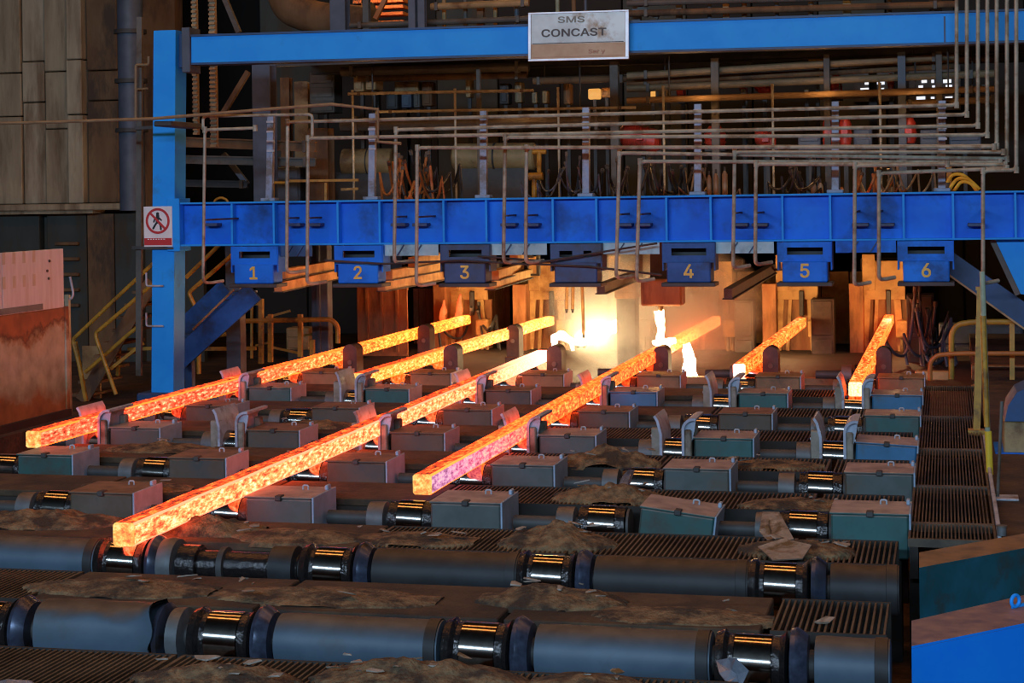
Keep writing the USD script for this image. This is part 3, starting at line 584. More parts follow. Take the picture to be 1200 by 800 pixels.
# boxes with strand numbers under the girder
cx = [298, 420, 545, 675, 807, 943, 1085]; nums = ['1', '2', '3', '', '4', '5', '6']; mats = ['blue_beam', 'blue_beam', 'blue_sooty', 'blue_sooty', 'blue_dull', 'blue_beam', 'blue_beam']
for px, n_, m_ in zip(cx, nums, mats):
    x = PY(px, 320, YB - .1)[0]
    t = thing('number_box', {'1': 'blue box with yellow number one, leftmost under the girder', '2': 'blue box with yellow number two under the girder', '3': 'dark sooty box with yellow number three under the girder', '4': 'blue box with yellow number four, right of the unnumbered box', '5': 'blue box with yellow number five under the girder', '6': 'blue box with yellow number six, rightmost under the girder'}[n_] if n_ else 'sooty dark blue box without a number, hanging midway under the girder', 'sign box', (x, YB - .1, 1.0), 'boxes hanging under the blue girder')
    z0, z1, zm, zt = 1.03, 1.26, 1.26, 1.47
    fr = sg.Polygon([(x - .29, zm - .01), (x + .29, zm - .01), (x + .29, zt), (x - .29, zt)])
    hole = [sg.box(x - .19, zm + .07, x + .20, zm + .15)] if n_ else [sg.box(x - .19, zm + .06, x - .04, zm + .13), sg.box(x + .09, zm + .06, x + .18, zm + .13)]
    for h_ in hole: fr = fr.difference(h_)
    part(t, 'slotted_plate', extr(fr, 'y', YB - .10, YB - .085), m_)
    for s in (-1, 1): part(t, 'cheek', bx(x + s * .29 - .008, x + s * .29 + .008, YB - .085, YB + .2, zm - .1, zt), m_)
    pn = part(t, 'panel', bx(x - .24, x + .25, YB - .135, YB + .18, z0, z1, .012), m_)
    part(t, 'bottom_lip', bx(x - .30, x + .30, YB - .16, YB + .20, z0 - .045, z0 - .002, .005), 'dark_steel')
    part(t, 'hanger', bx(x - .25, x + .25, YB + .16, YB + .19, z1, zt), 'dark_steel')
    if n_:
        g = meshkit.text_mesh(n_, .145, .004, bold=True); v = g.vertices; w = v[:, 0].max() + v[:, 0].min()
        g = trimesh.Trimesh(np.stack([x + .005 + v[:, 0] - w / 2, YB - .136 - v[:, 2], 1.085 + v[:, 1]], 1), g.faces, process=False)
        part(pn, 'number', out(g), 'number_yellow', smooth=False)
# lower strips of the girder web, their light painted in as pale plates
for a, b, m_ in ((327, 366, 'blue_dark'), (450, 514, 'teal_plate'), (575, 641, 'teal_plate'), (707, 773, 'teal_plate'), (839, 907, 'teal_plate'), (979, 1050, 'blue_beam')):
    xa, xb = PY(a, 285, YB)[0], PY(b, 285, YB)[0]
    t = thing('apron_plate', 'pale blue-green strip painted as lit girder web, right of the %s hanging box' % {327: 'first', 450: 'second', 575: 'third', 707: 'unnumbered', 839: 'fifth', 979: 'sixth'}[a], 'plate', ((xa + xb) / 2, YB, 1.35), 'lit web strips between the boxes')
    part(t, 'sheet', bx(xa, xb, YB - .012, YB - .002, 1.345, 1.475), m_)
    for f in (.3, .62): part(t, 'strut', bar((xa + f * (xb - xa) - .03, YB - .02, 1.35), (xa + f * (xb - xa) + .05, YB - .02, 1.47), .012, .03, (0, 1, 0)), 'blue_dark')

# posts standing on the girder
for px0, px1, py in ((318, 316, 136), (437, 436, 133), (567, 567, 130), (687, 687, 126), (818, 818, 122), (979, 979, 119), (1104, 1104, 118)):
    a, b = PY(px0, py, YB + .1), PY(px1, 236, YB + .1)
    t = thing('pipe_post', 'blue-grey post on the girder carrying the pipe bundle, at the %s place from the left' % ORD[[318, 437, 567, 687, 818, 979, 1104].index(px0)].replace('front', 'first'), 'post', (b[0], YB + .1, 2.0), 'posts on the girder')
    pst = part(t, 'post', hull([(p[0] + i, YB + .1 + j, z) for p, z in ((a, a[2]), (b, 2.0)) for i in (-.038, .038) for j in (-.035, .035)]), 'post_blue_gray')
    part(t, 'foot', bx(b[0] - .09, b[0] + .09, YB + .03, YB + .17, 2.001, 2.04, .006), 'post_blue_gray')
    for k in range(4): part(pst, 'clip', bx(a[0] - .045, a[0] + .045, YB + .045, YB + .064, a[2] - .07 - .115 * k - .012, a[2] - .07 - .115 * k + .012), 'galvanized')

# sign: no pedestrians
a, b = PY(168, 242, YB - .04), PY(202, 289, YB - .04)
sx0, sx1, sz1, sz0 = a[0], b[0], a[2], b[2]; scx = (sx0 + sx1) / 2; scz = sz1 - .175; yb = YB - .04
sn = thing('warning_sign', 'white square sign with red ring and slash over a walking figure, on the column', 'sign', (scx, yb, sz0))
spl = part(sn, 'plate', bx(sx0, sx1, yb, yb + .012, sz0, sz1, .003), 'sign_white')
ring = sg.Point(scx, scz).buffer(.155, 32).difference(sg.Point(scx, scz).buffer(.126, 32))
slash = sg.LineString([(scx - .10, scz + .10), (scx + .10, scz - .10)]).buffer(.014, cap_style='flat')
part(spl, 'ring', extr(ring.union(slash), 'y', yb - .004, yb), 'sign_red')
man = [sg.Point(scx + .0, scz + .085).buffer(.02), sg.LineString([(scx, scz + .06), (scx - .005, scz - .01)]).buffer(.022), sg.LineString([(scx, scz), (scx + .035, scz - .05), (scx + .04, scz - .10)]).buffer(.012), sg.LineString([(scx, scz), (scx - .035, scz - .05), (scx - .06, scz - .09)]).buffer(.012), sg.LineString([(scx, scz + .05), (scx + .045, scz + .01)]).buffer(.01), sg.LineString([(scx, scz + .05), (scx - .04, scz + .02), (scx - .05, scz - .01)]).buffer(.01)]
from shapely.ops import unary_union
part(spl, 'figure', extr(unary_union(man), 'y', yb - .002, yb), 'sign_black')
bnd = part(spl, 'band', bx(sx0 + .006, sx1 - .006, yb - .003, yb, sz0 + .02, sz0 + .105), 'sign_red')
for q_ in range(7): part(spl, 'letter_mark', bx(sx0 + .05 + .034 * q_, sx0 + .05 + .034 * q_ + .022, yb - .005, yb - .003, sz0 + .085, sz0 + .097), 'sign_white')
part(sn, 'bracket', bx(sx0 - .04, sx1 + .01, yb - .005, yb + .02, sz0 - .03, sz0 - .005), 'dark_steel')
part(sn, 'stay', bx(scx - .08, scx + .12, yb + .013, YB, scz - .1, scz + .1), 'dark_steel')

# nameplate on the upper beam
c00, c10, c11, c01 = [PY(*p, YB - .06) for p in ((619, 72), (737, 69), (738, 12), (619, 15))]
o = c00; ex = (c10 - c00); W = np.linalg.norm(ex); ex = ex / W; ez = np.array([0, 0, 1.]); ez = (c01 - c00); Hh = np.linalg.norm(ez); ez = ez / Hh; ey = np.cross(ez, ex)
def plate_pt(g):   # x right, y up, z out of the plate
    v = g.vertices; return out(trimesh.Trimesh(o + np.outer(v[:, 0], ex) + np.outer(v[:, 1], ez) - np.outer(v[:, 2], ey), g.faces, process=False))
npl = thing('nameplate', 'shiny metal nameplate with dark lettering fixed to the upper blue beam', 'sign', tuple(o))
nplate = part(npl, 'plate', plate_pt(bx(0, W, 0, Hh, -.03, 0)), 'nameplate_metal')
part(nplate, 'lower_field', plate_pt(bx(.036, W - .041, .026, .192, .0, .002)), 'nameplate_lower')  # thin field that carries the painted reflection
for u0_, u1_, v0_, v1_ in ((0, W, 0, .025), (0, W, Hh - .02, Hh), (0, .035, .025, Hh - .02), (W - .04, W, .025, Hh - .02)): part(npl, 'border', plate_pt(bx(u0_, u1_, v0_, v1_, 0, .012, .003)), 'nameplate_frame')
part(nplate, 'rule', plate_pt(bx(.05, W - .06, .195, .203, 0, .003)), 'nameplate_letter')
part(nplate, 'rule', plate_pt(bx(.05, W - .06, .040, .046, 0, .004)), 'nameplate_rust')
def letter(text, h, x, y, w, m_, name='lettering'):
    g = meshkit.text_mesh(text, h, .003, bold=True); v = g.vertices; lo, hi = v[:, 0].min(), v[:, 0].max()
    g.vertices = np.stack([x + (v[:, 0] - lo) / (hi - lo) * w, y + v[:, 1], v[:, 2] + .0025], 1); part(nplate, name, plate_pt(g), m_, smooth=False)
letter('SMS', .068, .345, .43, .31, 'nameplate_faint'); letter('CONCAST', .082, .155, .275, .75, 'nameplate_letter')
letter('Ser y', .045, .70, .075, .19, 'nameplate_rust')
part(npl, 'fixing', plate_pt(bx(.2, W - .2, .12, Hh - .12, -.14, -.03)), 'dark_steel')

# water pipes: the bundle coming down on the right, running left and dropping in front of the girder
runs = [((1121, -160), (1121, 123), (337, 143), (336, 318)), ((1133, -160), (1133, 134), (464, 152), (462, 306)), ((1146, -160), (1146, 147), (361, 162), (360, 331)), ((1157, -160), (1157, 158), (592, 161), (590, 306)),
        ((1168, -160), (1168, 171), (617, 173), (616, 306)), ((1180, -160), (1180, 186), (726, 179), (722, 324)), ((1176, 176), (1176, 178), (861, 178), (859, 312)), ((1172, 188), (1172, 190), (750, 189), (746, 328)),
        ((1165, 170), (1165, 172), (489, 173), (488, 333)), ((1178, 191), (1178, 193), (886, 192), (885, 308)), ((1180, 195), (1180, 197), (1030, 203), (1030, 326)), ((1110, 190), (1110, 192), (1002, 194), (1001, 332)),
        ((1191, -160), (1191, 199), (1152, 200), (1152, 330)), ((366, 160), (366, 134), (238, 136), (238, 152)), ((300, 150), (299, 150), (240, 152), (238, 330))]
for i, r in enumerate(runs):
    Y = YB - .22 - .045 * i; pts = [PY(*p, Y) for p in r]; e = pts[-1]
    pts += [e + [.03, .10, -.02], e + [.16, .22, .0]] if i not in (13,) else []
    ordn = ['leftmost long', 'second long', 'third long', 'fourth long', 'fifth long', 'sixth long', 'short', 'long low', 'long thin', 'short low', 'shortest', 'short', 'outermost', 'small looped', 'leftmost'][i]
    t = thing('water_pipe', 'thin grey-brown water pipe of the bundle, its drop at the %s place from the left' % ['third', 'fifth', 'fourth', 'seventh', 'eighth', 'ninth', 'eleventh', 'tenth', 'sixth', 'twelfth', 'fourteenth', 'thirteenth', 'fifteenth', 'second', 'first'][i], 'pipe', tuple(pts[-1]), 'water pipes before the girder')
    part(t, 'pipe', sweep(bend(pts, .05, 3), .021 if i < 13 else .018, 10), 'pipe_steel')
    for p in pts[1:3] if i != 13 else []: part(t, 'elbow', sweep([p + [0, -.001, -.035], p + [0, -.001, .035]], .028, 10), 'pipe_steel')
    x, z = pts[2][0], 1.80
    if i != 13: part(t, 'stay', bar((x, Y, z), (x, YB + .10, z), .02, .02), 'dark_steel')
# long cable from the left edge to the pipes
w_ = [PY(*p, YB - .95) for p in ((-20, 145), (60, 143), (180, 139), (300, 129), (388, 122), (443, 128), (443, 166), (470, 168))]
t = thing('cable_pipe', 'thin brown conduit crossing in front of the column from the left edge', 'pipe', tuple(w_[2]))
part(t, 'pipe', sweep(w_, .018, 8), 'pipe_brown'); part(t, 'bracket', bx(w_[2][0] - .0, w_[2][0] + .22, YB - .95, YB - .01, w_[2][2] - .09, w_[2][2] - .03, .01), 'dark_steel')
w_ = [PY(*p, 20.4) for p in ((159, 140), (159, 76), (174, 76), (174, 66))]
t = thing('small_conduit', 'small square-bent conduit left of the column top', 'pipe', tuple(w_[0])); part(t, 'pipe', sweep(bend(w_, .03), .016, 8), 'pipe_brown'); part(t, 'strap', bar(w_[1] + [0, 0, -.3], w_[1] + [.2, -.1, -.3], .02, .02), 'pipe_brown')
w_ = [PY(*p, YB + .5) for p in ((164, 20), (166, 150), (163, 290), (163, 440))]
t = thing('wall_pipe', 'slim grey-green riser standing close left of the column', 'pipe', tuple(w_[-1])); part(t, 'pipe', bar(w_[0], w_[-1], .07, .05, (0, 1, 0)), 'mid_steel')
for q in (1, 2): part(t, 'clamp', bx(w_[q][0] - .06, w_[q][0] + .28, YB + .42, YB + .46, w_[q][2] - .02, w_[q][2] + .02), 'dark_steel')

# ================================================================ left side
xr = -9.0
rp = thing('rusty_plate_wall', 'big rust-brown and grey-stained steel plate standing along the left edge', 'steel plate', (xr, 14.5, -.2))
za = PY(73, 362, 17.25)[2]
part(rp, 'plate', bx(xr - .05, xr, 10.5, 17.25, -.2, za + .02, .01), 'rust_plate')
part(rp, 'edge_bar', bx(xr - .07, xr + .015, 17.2, 17.27, -.2, za + .03, .005), 'rust_plate')
part(rp, 'sill', bx(xr - .08, xr + .04, 10.5, 17.25, -.22, -.14), 'pit_dark')
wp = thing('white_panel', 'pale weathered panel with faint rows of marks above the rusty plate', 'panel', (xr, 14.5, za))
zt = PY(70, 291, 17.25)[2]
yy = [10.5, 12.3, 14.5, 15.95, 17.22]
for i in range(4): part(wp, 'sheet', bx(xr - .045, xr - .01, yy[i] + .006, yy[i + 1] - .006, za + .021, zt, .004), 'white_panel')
part(wp, 'dark_strip', bx(xr - .012, xr - .004, 15.8, 16.75, za + .03, za + .09), 'slate_steel')
for y, z in ((16.85, .42), (16.9, .52), (16.88, .34)): part(wp, 'bolt', sweep([(xr - .012, y, za + z), (xr + .004, y, za + z)], .014, 8), 'dark_steel')
for j in range(2):
    for i in range(7): part(wp, 'mark', bx(xr - .011, xr - .0085, 15.35 + .2 * i, 15.41 + .2 * i, za + .28 + .24 * j, za + .40 + .24 * j), 'panel_mark')
Yp = 17.6
a, b = PY(81, 480, Yp), PY(80, 345, Yp)
t = thing('bracket_post', 'pale grey-green post with a bent fork on top, right of the rusty plate', 'post', tuple(a))
part(t, 'post', bx(a[0] - .025, a[0] + .025, Yp - .025, Yp + .025, -.22, b[2], .004), 'post_green')
part(t, 'fork', sweep(bend([PY(*p, Yp) for p in ((72, 347), (72, 352), (84, 350), (86, 344), (82, 324))], .03), .013, 8), 'galvanized')
# yellow stairs and rails behind the column, left
def rail(name, lab, pts, Y, r=.028, m_='yellow_paint', group='yellow tube railings', catg='railing', rad=.16, extra=()):
    p = [PY(*q, Y) for q in pts]; t = thing(name, lab, catg, tuple(p[-1]), group); part(t, 'tube', sweep(bend(p, rad, 5), r, 10), m_)
    for e in extra:
        Y2 = e[2] if len(e) > 2 and not hasattr(e[2], '__len__') else Y
        part(t, 'post' if e[0][0] == e[1][0] else 'brace', bar(PY(*e[0], Y2), PY(*e[1], Y2), r * 1.7, r * 1.7, (0, 1, 0)), m_)
    return t
rail('stair_rail', 'upper yellow stair handrail climbing behind the left of the column', [(96, 440), (85, 398), (130, 355), (180, 308)], 24.0, extra=(((88, 400), (101, 470)),), rad=.05)
rail('stair_rail', 'lower orange-yellow stair handrail with bent foot, left of the column', [(136, 462), (113, 397), (112, 390), (150, 358), (178, 333)], 23.6, rad=.05)
rail('stair_rail', 'pair of yellow rails crossing low behind the left stairs', [(100, 436), (150, 392), (160, 384)], 23.8, extra=(((130, 432), (168, 402)),), rad=.05)
rail('guard_rail', 'curved yellow guard rail at the left edge of the column', [(140, 402), (140, 382), (150, 374), (172, 372)], 24.4, extra=(((140, 400), (138, 440)), ((150, 409), (178, 408))), rad=.2)
st = thing('stair_tread_unit', 'dim brown steel stair flight climbing behind the left yellow handrails', 'stairs', (-10.8, 24.4, -.9))
for i in range(9):
    p = PY(98 + 9 * i, 462 - 15 * i, 24.2); part(st, 'tread', bx(p[0] - .16, p[0] + .16, 24.1, 24.9, p[2] - .02, p[2] + .02), 'rust_wall')
for Y in (24.05, 24.92): part(st, 'stringer', bar(PY(96, 470, Y), PY(178, 330, Y), .04, .2), 'rust_wall')
a = PY(112, 470, 24.5); part(st, 'newel', bx(a[0] - .18, a[0] + .1, 24.45, 24.5, -.9, PY(112, 405, 24.5)[2]), 'tan_steel')
# blue stair right of the column
sb = thing('blue_stair', 'dark blue inclined stair with pale handrail line right of the column', 'stairs', tuple(PY(225, 405, 21.3)))
for p, q, m_ in (((196, 404), (266, 338), 'blue_dull'), ((206, 424), (298, 341), 'blue_dull')):
    Y = 21.7 if p[0] < 200 else 21.2; part(sb, 'stringer', bar(PY(*p, Y), PY(*q, Y), .05, .27, (0, 0, 1)), m_)
for i in range(7): p = PY(222 + 10.5 * i, 402 - 10 * i, 21.45); part(sb, 'tread', bx(p[0] - .12, p[0] + .12, 21.26, 21.64, p[2] - .012, p[2] + .012), 'blue_dark')
part(sb, 'handrail', sweep([PY(226, 386, 21.05), PY(274, 339, 21.05)], .014, 8), 'tan_steel')
part(sb, 'post', bx(PY(222, 405, 21.45)[0] - .05, PY(222, 405, 21.45)[0] + .05, 21.4, 21.5, -.9, PY(222, 400, 21.45)[2]), 'blue_dark')
for q in (((218, 325), (264, 280)), ((221, 343), (282, 290))):
    rail('stair_rail', 'yellow handrail climbing right of the column, %s one' % ('upper' if q[0][1] < 330 else 'lower'), list(q) if q[0][1] < 330 else [(229, 360), (221, 343), (282, 290)], 22.6 if q[0][1] < 330 else 22.3, rad=.04)
# yellow railings between column and casting frames
rail('guard_rail', 'wide yellow hoop rail standing behind the first glowing billet', [(279, 434), (279, 382), (286, 376), (388, 374), (396, 382), (396, 402)], 23.9, .036, extra=(((306, 350), (306, 426)), ((317, 368), (317, 424)), ((352, 368), (352, 418)), ((366, 398), (366, 418)), ((276, 408), (276, 434))), rad=.18)
rail('guard_rail', 'short yellow rail with low corner post just right of the column', [(233, 438), (233, 398), (266, 391)], 23.2, .03, extra=(((270, 362), (270, 405)), ((218, 409), (300, 408))), rad=.03)
rail('guard_rail', 'thin yellow back rails seen through the wide hoop', [(300, 405), (320, 400)], 25.2, .02, extra=(((312, 372), (340, 364)), ((320, 407), (352, 414)), ((295, 358), (295, 420)), ((354, 393), (368, 391)), ((285, 358), (304, 356))), rad=.03)
t = thing('steel_post', 'grey steel post left of the first strand frame', 'column', tuple(PY(377, 430, 25.0)), 'grey posts under the mezzanine')
a = PY(377, 335, 25.0); part(t, 'post', bx(a[0] - .13, a[0] + .13, 24.9, 25.1, -.9, 1.75, .01), 'slate_steel'); part(t, 'web', bx(a[0] - .02, a[0] + .02, 24.84, 24.9, -.9, 1.75), 'slate_steel')

# ================================================================ casting frames at the far end of each strand
def frame_parts(t):
    L = dict(local=True)
    part(t, 'side_panel', bx(-.56, -.35, -.35, .02, -.45, .62, .008), 'rust_shield', **L)
    part(t, 'header', bx(-.35, .26, -.06, .0, .36, .95, .008), 'tan_shield', **L)
    part(t, 'header_ear', bx(-.37, -.18, -.10, -.061, .50, 1.05, .008), 'tan_shield', **L)
    for x, w, tz in ((-.30, .09, .36), (-.16, .05, .36), (.14, .10, .36)): part(t, 'leg', hull([(x + i * w / 2 + s, y, z) for i in (-1, 1) for y in (-.05, .0) for z, s in ((-.42, (.05 if x > 0 else -.05)), (tz, 0))]), 'tan_shield', **L)
    part(t, 'backing', bx(-.34, .30, .05, .09, -.42, .36), 'rust_shield', **L)
    part(t, 'roller_block', bx(.12, .33, -.30, -.07, -.20, .06, .02), 'tan_shield', **L)
    part(t, 'stud', sweep([(.20, -.2, -.42), (.20, -.2, -.2)], .025, 8), 'tan_steel', **L)
    part(t, 'stud', sweep([(.28, -.2, -.42), (.28, -.2, -.2)], .025, 8), 'tan_steel', **L)
    part(t, 'nozzle_bar', bx(-.02, .05, -.14, -.06, .12, .50, .01), 'dark_steel', **L)
    part(t, 'top_yoke', bx(-.40, .42, .10, .3, .80, .98, .01), 'dark_steel', **L)
fr = None
for k in range(1, 7):
    base = (XS(k) + .04, 27.75, 0); lab = 'tan steel casting frame with legs around the far end of the %s strand' % STR[k]
    if fr is None: fr = thing('casting_frame', lab, 'machine frame', base, 'tan casting frames at the strand ends'); frame_parts(fr)
    else: dup(fr, base, lab)
# brown shield plates between the frames, and the pale heat wall behind
for a, b, y0, y1, Y, m_, nm in ((418, 478, 336, 412, 26.3, 'rust_shield', 'left of the first frame'), (484, 512, 338, 400, 28.6, 'rust_shield', 'behind the first frame'), (560, 598, 335, 408, 28.6, 'rust_shield', 'right of the first frame'), (455, 478, 318, 340, 27.2, 'tan_shield', 'above the first billet end')):
    p, q = PY(a, y0, Y), PY(b, y1, Y); t = thing('shield_plate', 'brown heat shield plate %s' % nm, 'shield plate', (p[0], Y, q[2]), 'brown heat shield plates')
    part(t, 'plate', bx(p[0], q[0], Y, Y + .04, -.42 if y1 > 345 else q[2], p[2], .006), m_)
    for f in (.2, .5, .8): part(t, 'rib', bx(p[0] + f * (q[0] - p[0]) - .02, p[0] + f * (q[0] - p[0]) + .02, Y - .03, Y, (q[2] if y1 <= 345 else -.35), p[2] - .02), m_)
Yh = 29.0
hw = thing('heat_wall', 'tall pale tan heat wall of upright panels behind the steam', 'wall panel', (-5, Yh, -.42))
for i, px in enumerate(range(600, 1000, 33)):
    xa, xb = PY(px, 380, Yh)[0], PY(px + 33, 380, Yh)[0]
    part(hw, 'panel', bx(xa + .008, xb - .008, Yh - (.03 if i % 2 else 0), Yh + .05, -.42, PY(px, 318, Yh)[2], .008), 'tan_shield' if i % 3 else 'tan_steel')
dw = thing('dark_wall', 'dark sooty plate wall behind the left and right casting frames', 'wall panel', (-8, 30.5, -.42))
for px0, px1 in ((300, 360), (362, 430), (432, 500), (502, 560), (562, 602), (1000, 1060), (1062, 1130), (1132, 1230)):
    part(dw, 'panel', bx(PY(px0, 380, 30.5)[0], PY(px1, 380, 30.5)[0], 30.5, 30.56, -.42, 1.6, .01), 'hall_dark')
# warm-lit rails running back between the number boxes
RL = [((326, 336), (395, 321)), ((330, 321), (396, 309)), ((447, 335), (520, 322)), ((455, 322), (520, 311)), ((483, 307), (520, 300)), ((574, 333), (620, 320)), ((580, 322), (612, 313)), ((602, 302), (612, 299)), ((704, 338), (745, 322)), ((853, 344), (905, 314))]
for i, (p, q) in enumerate(RL):
    A_, B_ = PY(*p, 21.6), PY(*q, 24.6)
    t = thing('support_rail', 'ochre inclined channel rail running back under the girder, %s from the left' % (ORD[i].replace('front', 'first') if i < 9 else 'tenth'), 'rail', tuple(A_), 'inclined rails under the girder')
    part(t, 'channel', bar(A_, B_, .10, .12), 'tan_shield' if i < 8 else 'mid_steel'); part(t, 'lip', bar(A_ + [0, 0, -.066], B_ + [0, 0, -.066], .14, .012), 'dark_steel')
    o_ = .10 + .07 * (i % 2); part(t, 'hanger', bx(B_[0] + o_ - .02, B_[0] + o_ + .02, 24.4, 24.5, B_[2], 1.5), 'dark_steel'); part(t, 'tab', bx(B_[0] + .04, B_[0] + o_ + .02, 24.42, 24.48, B_[2] - .03, B_[2] + .0), 'dark_steel')
for i, (ps, Y) in enumerate((([(560, 300), (640, 306), (700, 296), (770, 285)], 19.78), ([(620, 309), (690, 312), (740, 318), (775, 322)], 19.80), ([(380, 305), (450, 309), (540, 305), (620, 310), (640, 306)], 19.77))):
    t = thing('slack_cable', 'thin black slack cable crossing the hanging boxes, %s one' % ('upper right', 'lower right', 'left')[i], 'cable', tuple(PY(*ps[0], Y)), 'slack cables'); part(t, 'cable', sweep([PY(*p, Y) for p in ps], .012, 8), 'hose_black')
# cross beams beyond the last roller row
for px0, px1, py, hgt, Y, nm in ((735, 985, 442, .09, 21.95, 'upper'), (740, 980, 456, .05, 21.4, 'lower')):
    z = PY(860, py, Y)[2]; xa, xb = PY(px0, py, Y)[0], PY(px1, py, Y)[0]
    t = thing('cross_beam', '%s tan-lit cross beam behind the last rollers between fourth and sixth strands' % nm, 'beam', ((xa + xb) / 2, Y, z), 'cross beams behind the rollers')
    part(t, 'beam', bx(xa, xb, Y, Y + .12, z - hgt, z, .006), 'tan_steel'); part(t, 'leg', bx(xa, xa + .1, Y, Y + .1, -.9, z - hgt), 'pit_dark'); part(t, 'leg', bx(xb - .1, xb, Y, Y + .1, -.9, z - hgt), 'pit_dark')

# ================================================================ cutting torches, flames and slag
def blob(pts, rad, seed, n=10):
    P = np.array([(1 - s) * np.array(pts[i]) + s * np.array(pts[i + 1]) for i in range(len(pts) - 1) for s in np.linspace(0, 1, n, endpoint=False)] + [pts[-1]])
    rr = np.interp(np.linspace(0, 1, len(P)), np.linspace(0, 1, len(rad)), rad); g = sweep(P, rr, 12); v = g.vertices
    for a in range(3): v[:, a] += (meshkit.noise(v * 9, seed + a) - .5) * .05
    g.vertices = v; return g
def torch(nm, k, pxb, Y, lab):
    (a, b, y0, y1) = pxb; p, q = PY(a, y0, Y), PY(b, y1, Y)
    t = thing('cutting_torch', lab, 'cutting torch', ((p[0] + q[0]) / 2, Y, q[2]), 'cutting torches over the strands')
    part(t, 'carriage', bx(p[0], q[0], Y - .1, Y + .25, q[2], p[2], .02), 'rust_shield'); part(t, 'hanger', bx(p[0] + .1, q[0] - .1, Y + .05, Y + .15, p[2], 1.9), 'dark_steel')
    x = XS(k) + .05; part(t, 'nozzle', sweep([(x, Y + .05, q[2]), (x, Y + .05, q[2] - .07)], [.035, .02], 12), 'mid_steel'); return x, q[2] - .07
x4, z4 = torch('t4', 4, (752, 800, 327, 358), 22.1, 'brown cutting torch carriage above the flame on the fourth strand')
single('torch_flame', blob([(x4 - .02, 22.15, z4), (x4 - .01, 22.15, .30), (x4 + .0, 22.12, .15)], [.05, .045, .07], 3), 'flame_glow', 'tall yellow-white cutting flame on the fourth strand', 'flame')
single('burning_cut', blob([(x4 - .10, 22.08, .16), (x4 + .03, 22.12, .15), (x4 + .16, 22.2, .19)], [.03, .06, .035], 5), 'white_hot_glow', 'white-hot burning cut across the fourth strand under the flame', 'molten steel')
a = PY(806, 400, 22.6); single('slag_fall', blob([(a[0] - .02, 22.6, .12), (a[0] + .02, 22.6, -.1), (a[0] + .0, 22.6, -.42)], [.05, .08, .12], 9), 'slag_glow', 'white-hot slag stream falling right of the fourth strand', 'molten slag')
a3 = PY(655, 396, 22.3); single('torch_flame', blob([PY(648, 414, 22.3), PY(650, 397, 22.3), PY(657, 392, 22.25), PY(670, 398, 22.3), PY(672, 410, 22.3)], [.02, .04, .055, .04, .02], 11), 'white_hot_glow', 'curled white flame over the dark guide behind the third billet', 'flame')
for i, (p, q) in enumerate((((667, 338), (664, 362)), ((674, 338), (671, 362)), ((681, 340), (684, 392)))):
    t = thing('lance_pipe', 'pale lit lance pipe hanging in the steam, %s of three' % ('left', 'middle', 'right')[i], 'pipe', tuple(PY(*q, 23.0)), 'lance pipes'); part(t, 'pipe', sweep([PY(*p, 23.0) + [0, 0, .9], PY(*q, 23.0)], .022, 8), 'tan_shield'); part(t, 'tip', sweep([PY(*q, 23.0), PY(*q, 23.0) + [0, 0, -.05]], [.022, .012], 8), 'mid_steel')
for i, (px, y0, y1) in enumerate(((519, 378, 352), (537, 376, 346))):
    a, b = PY(px, y0, 27.3), PY(px + 1, y1, 27.3); single('torch_flame', blob([a, (a + b) / 2, b], [.05, .055, .015], 20 + i), 'red_flame_glow', 'red flame above the first billet far end, %s one' % ('left' if i == 0 else 'right'), 'flame', 'red flames on the first strand')
for i, (px, py, Y, p_) in enumerate(((915, 372, 26.55, 260), (1046, 362, 26.65, 240), (549, 366, 26.9, 110), (610, 372, 26.9, 90))):
    q = PY(px, py, Y); sphere_light('torch_light_%03d' % i, tuple(q), .06, p_, (1.0, .62, .26))  # unseen sphere lights added to warm the casting frames
# steam round the torches
sx0, sx1 = PY(632, 400, 24.5)[0], PY(905, 400, 24.5)[0]
_sc, _sr3 = np.array([(sx0 + sx1) / 2, 24.7, .45]), np.array([(sx1 - sx0) / 2, 2.4, 1.05])
usdkit.material(stage, '/World/Looks/steam', {'g': ('geometry', {}), 'n': ('noise_texture', {'scale': 1.3, 'detail': 4., 'roughness': .6}), 'm': ('map_range', {'from_min': .36, 'from_max': .64, 'to_max': 2.0, 'clamp': True}),
    'mp': ('mapping', {'scale': tuple(1 / _sr3), 'location': tuple(-_sc / _sr3)}), 'len': ('vector_math', {'vector_math_type' if False else 'math_type': 'length'}), 'mz': ('map_range', {'from_min': .35, 'from_max': .97, 'to_min': 1., 'to_max': .0, 'clamp': True}), 'x': ('math', {'math_type': 'multiply'}), 'v': ('principled_volume', {'color': (.95, .90, .80), 'anisotropy': .2})},
    [('g.position', 'n.vector'), ('n.fac', 'm.value'), ('g.position', 'mp.vector'), ('mp.vector', 'len.vector1'), ('len.value', 'mz.value'), ('m.result', 'x.value1'), ('mz.result', 'x.value2'), ('x.value', 'v.density')], volume='v.volume')
M['steam'] = UsdShade.Material.Get(stage, '/World/Looks/steam')
sm = trimesh.creation.icosphere(3); v = sm.vertices; sm.vertices = _sc + v * _sr3
single('steam_cloud', sm, 'steam', 'bright cream steam drifting between the third and fifth strands', 'steam', kind='stuff')

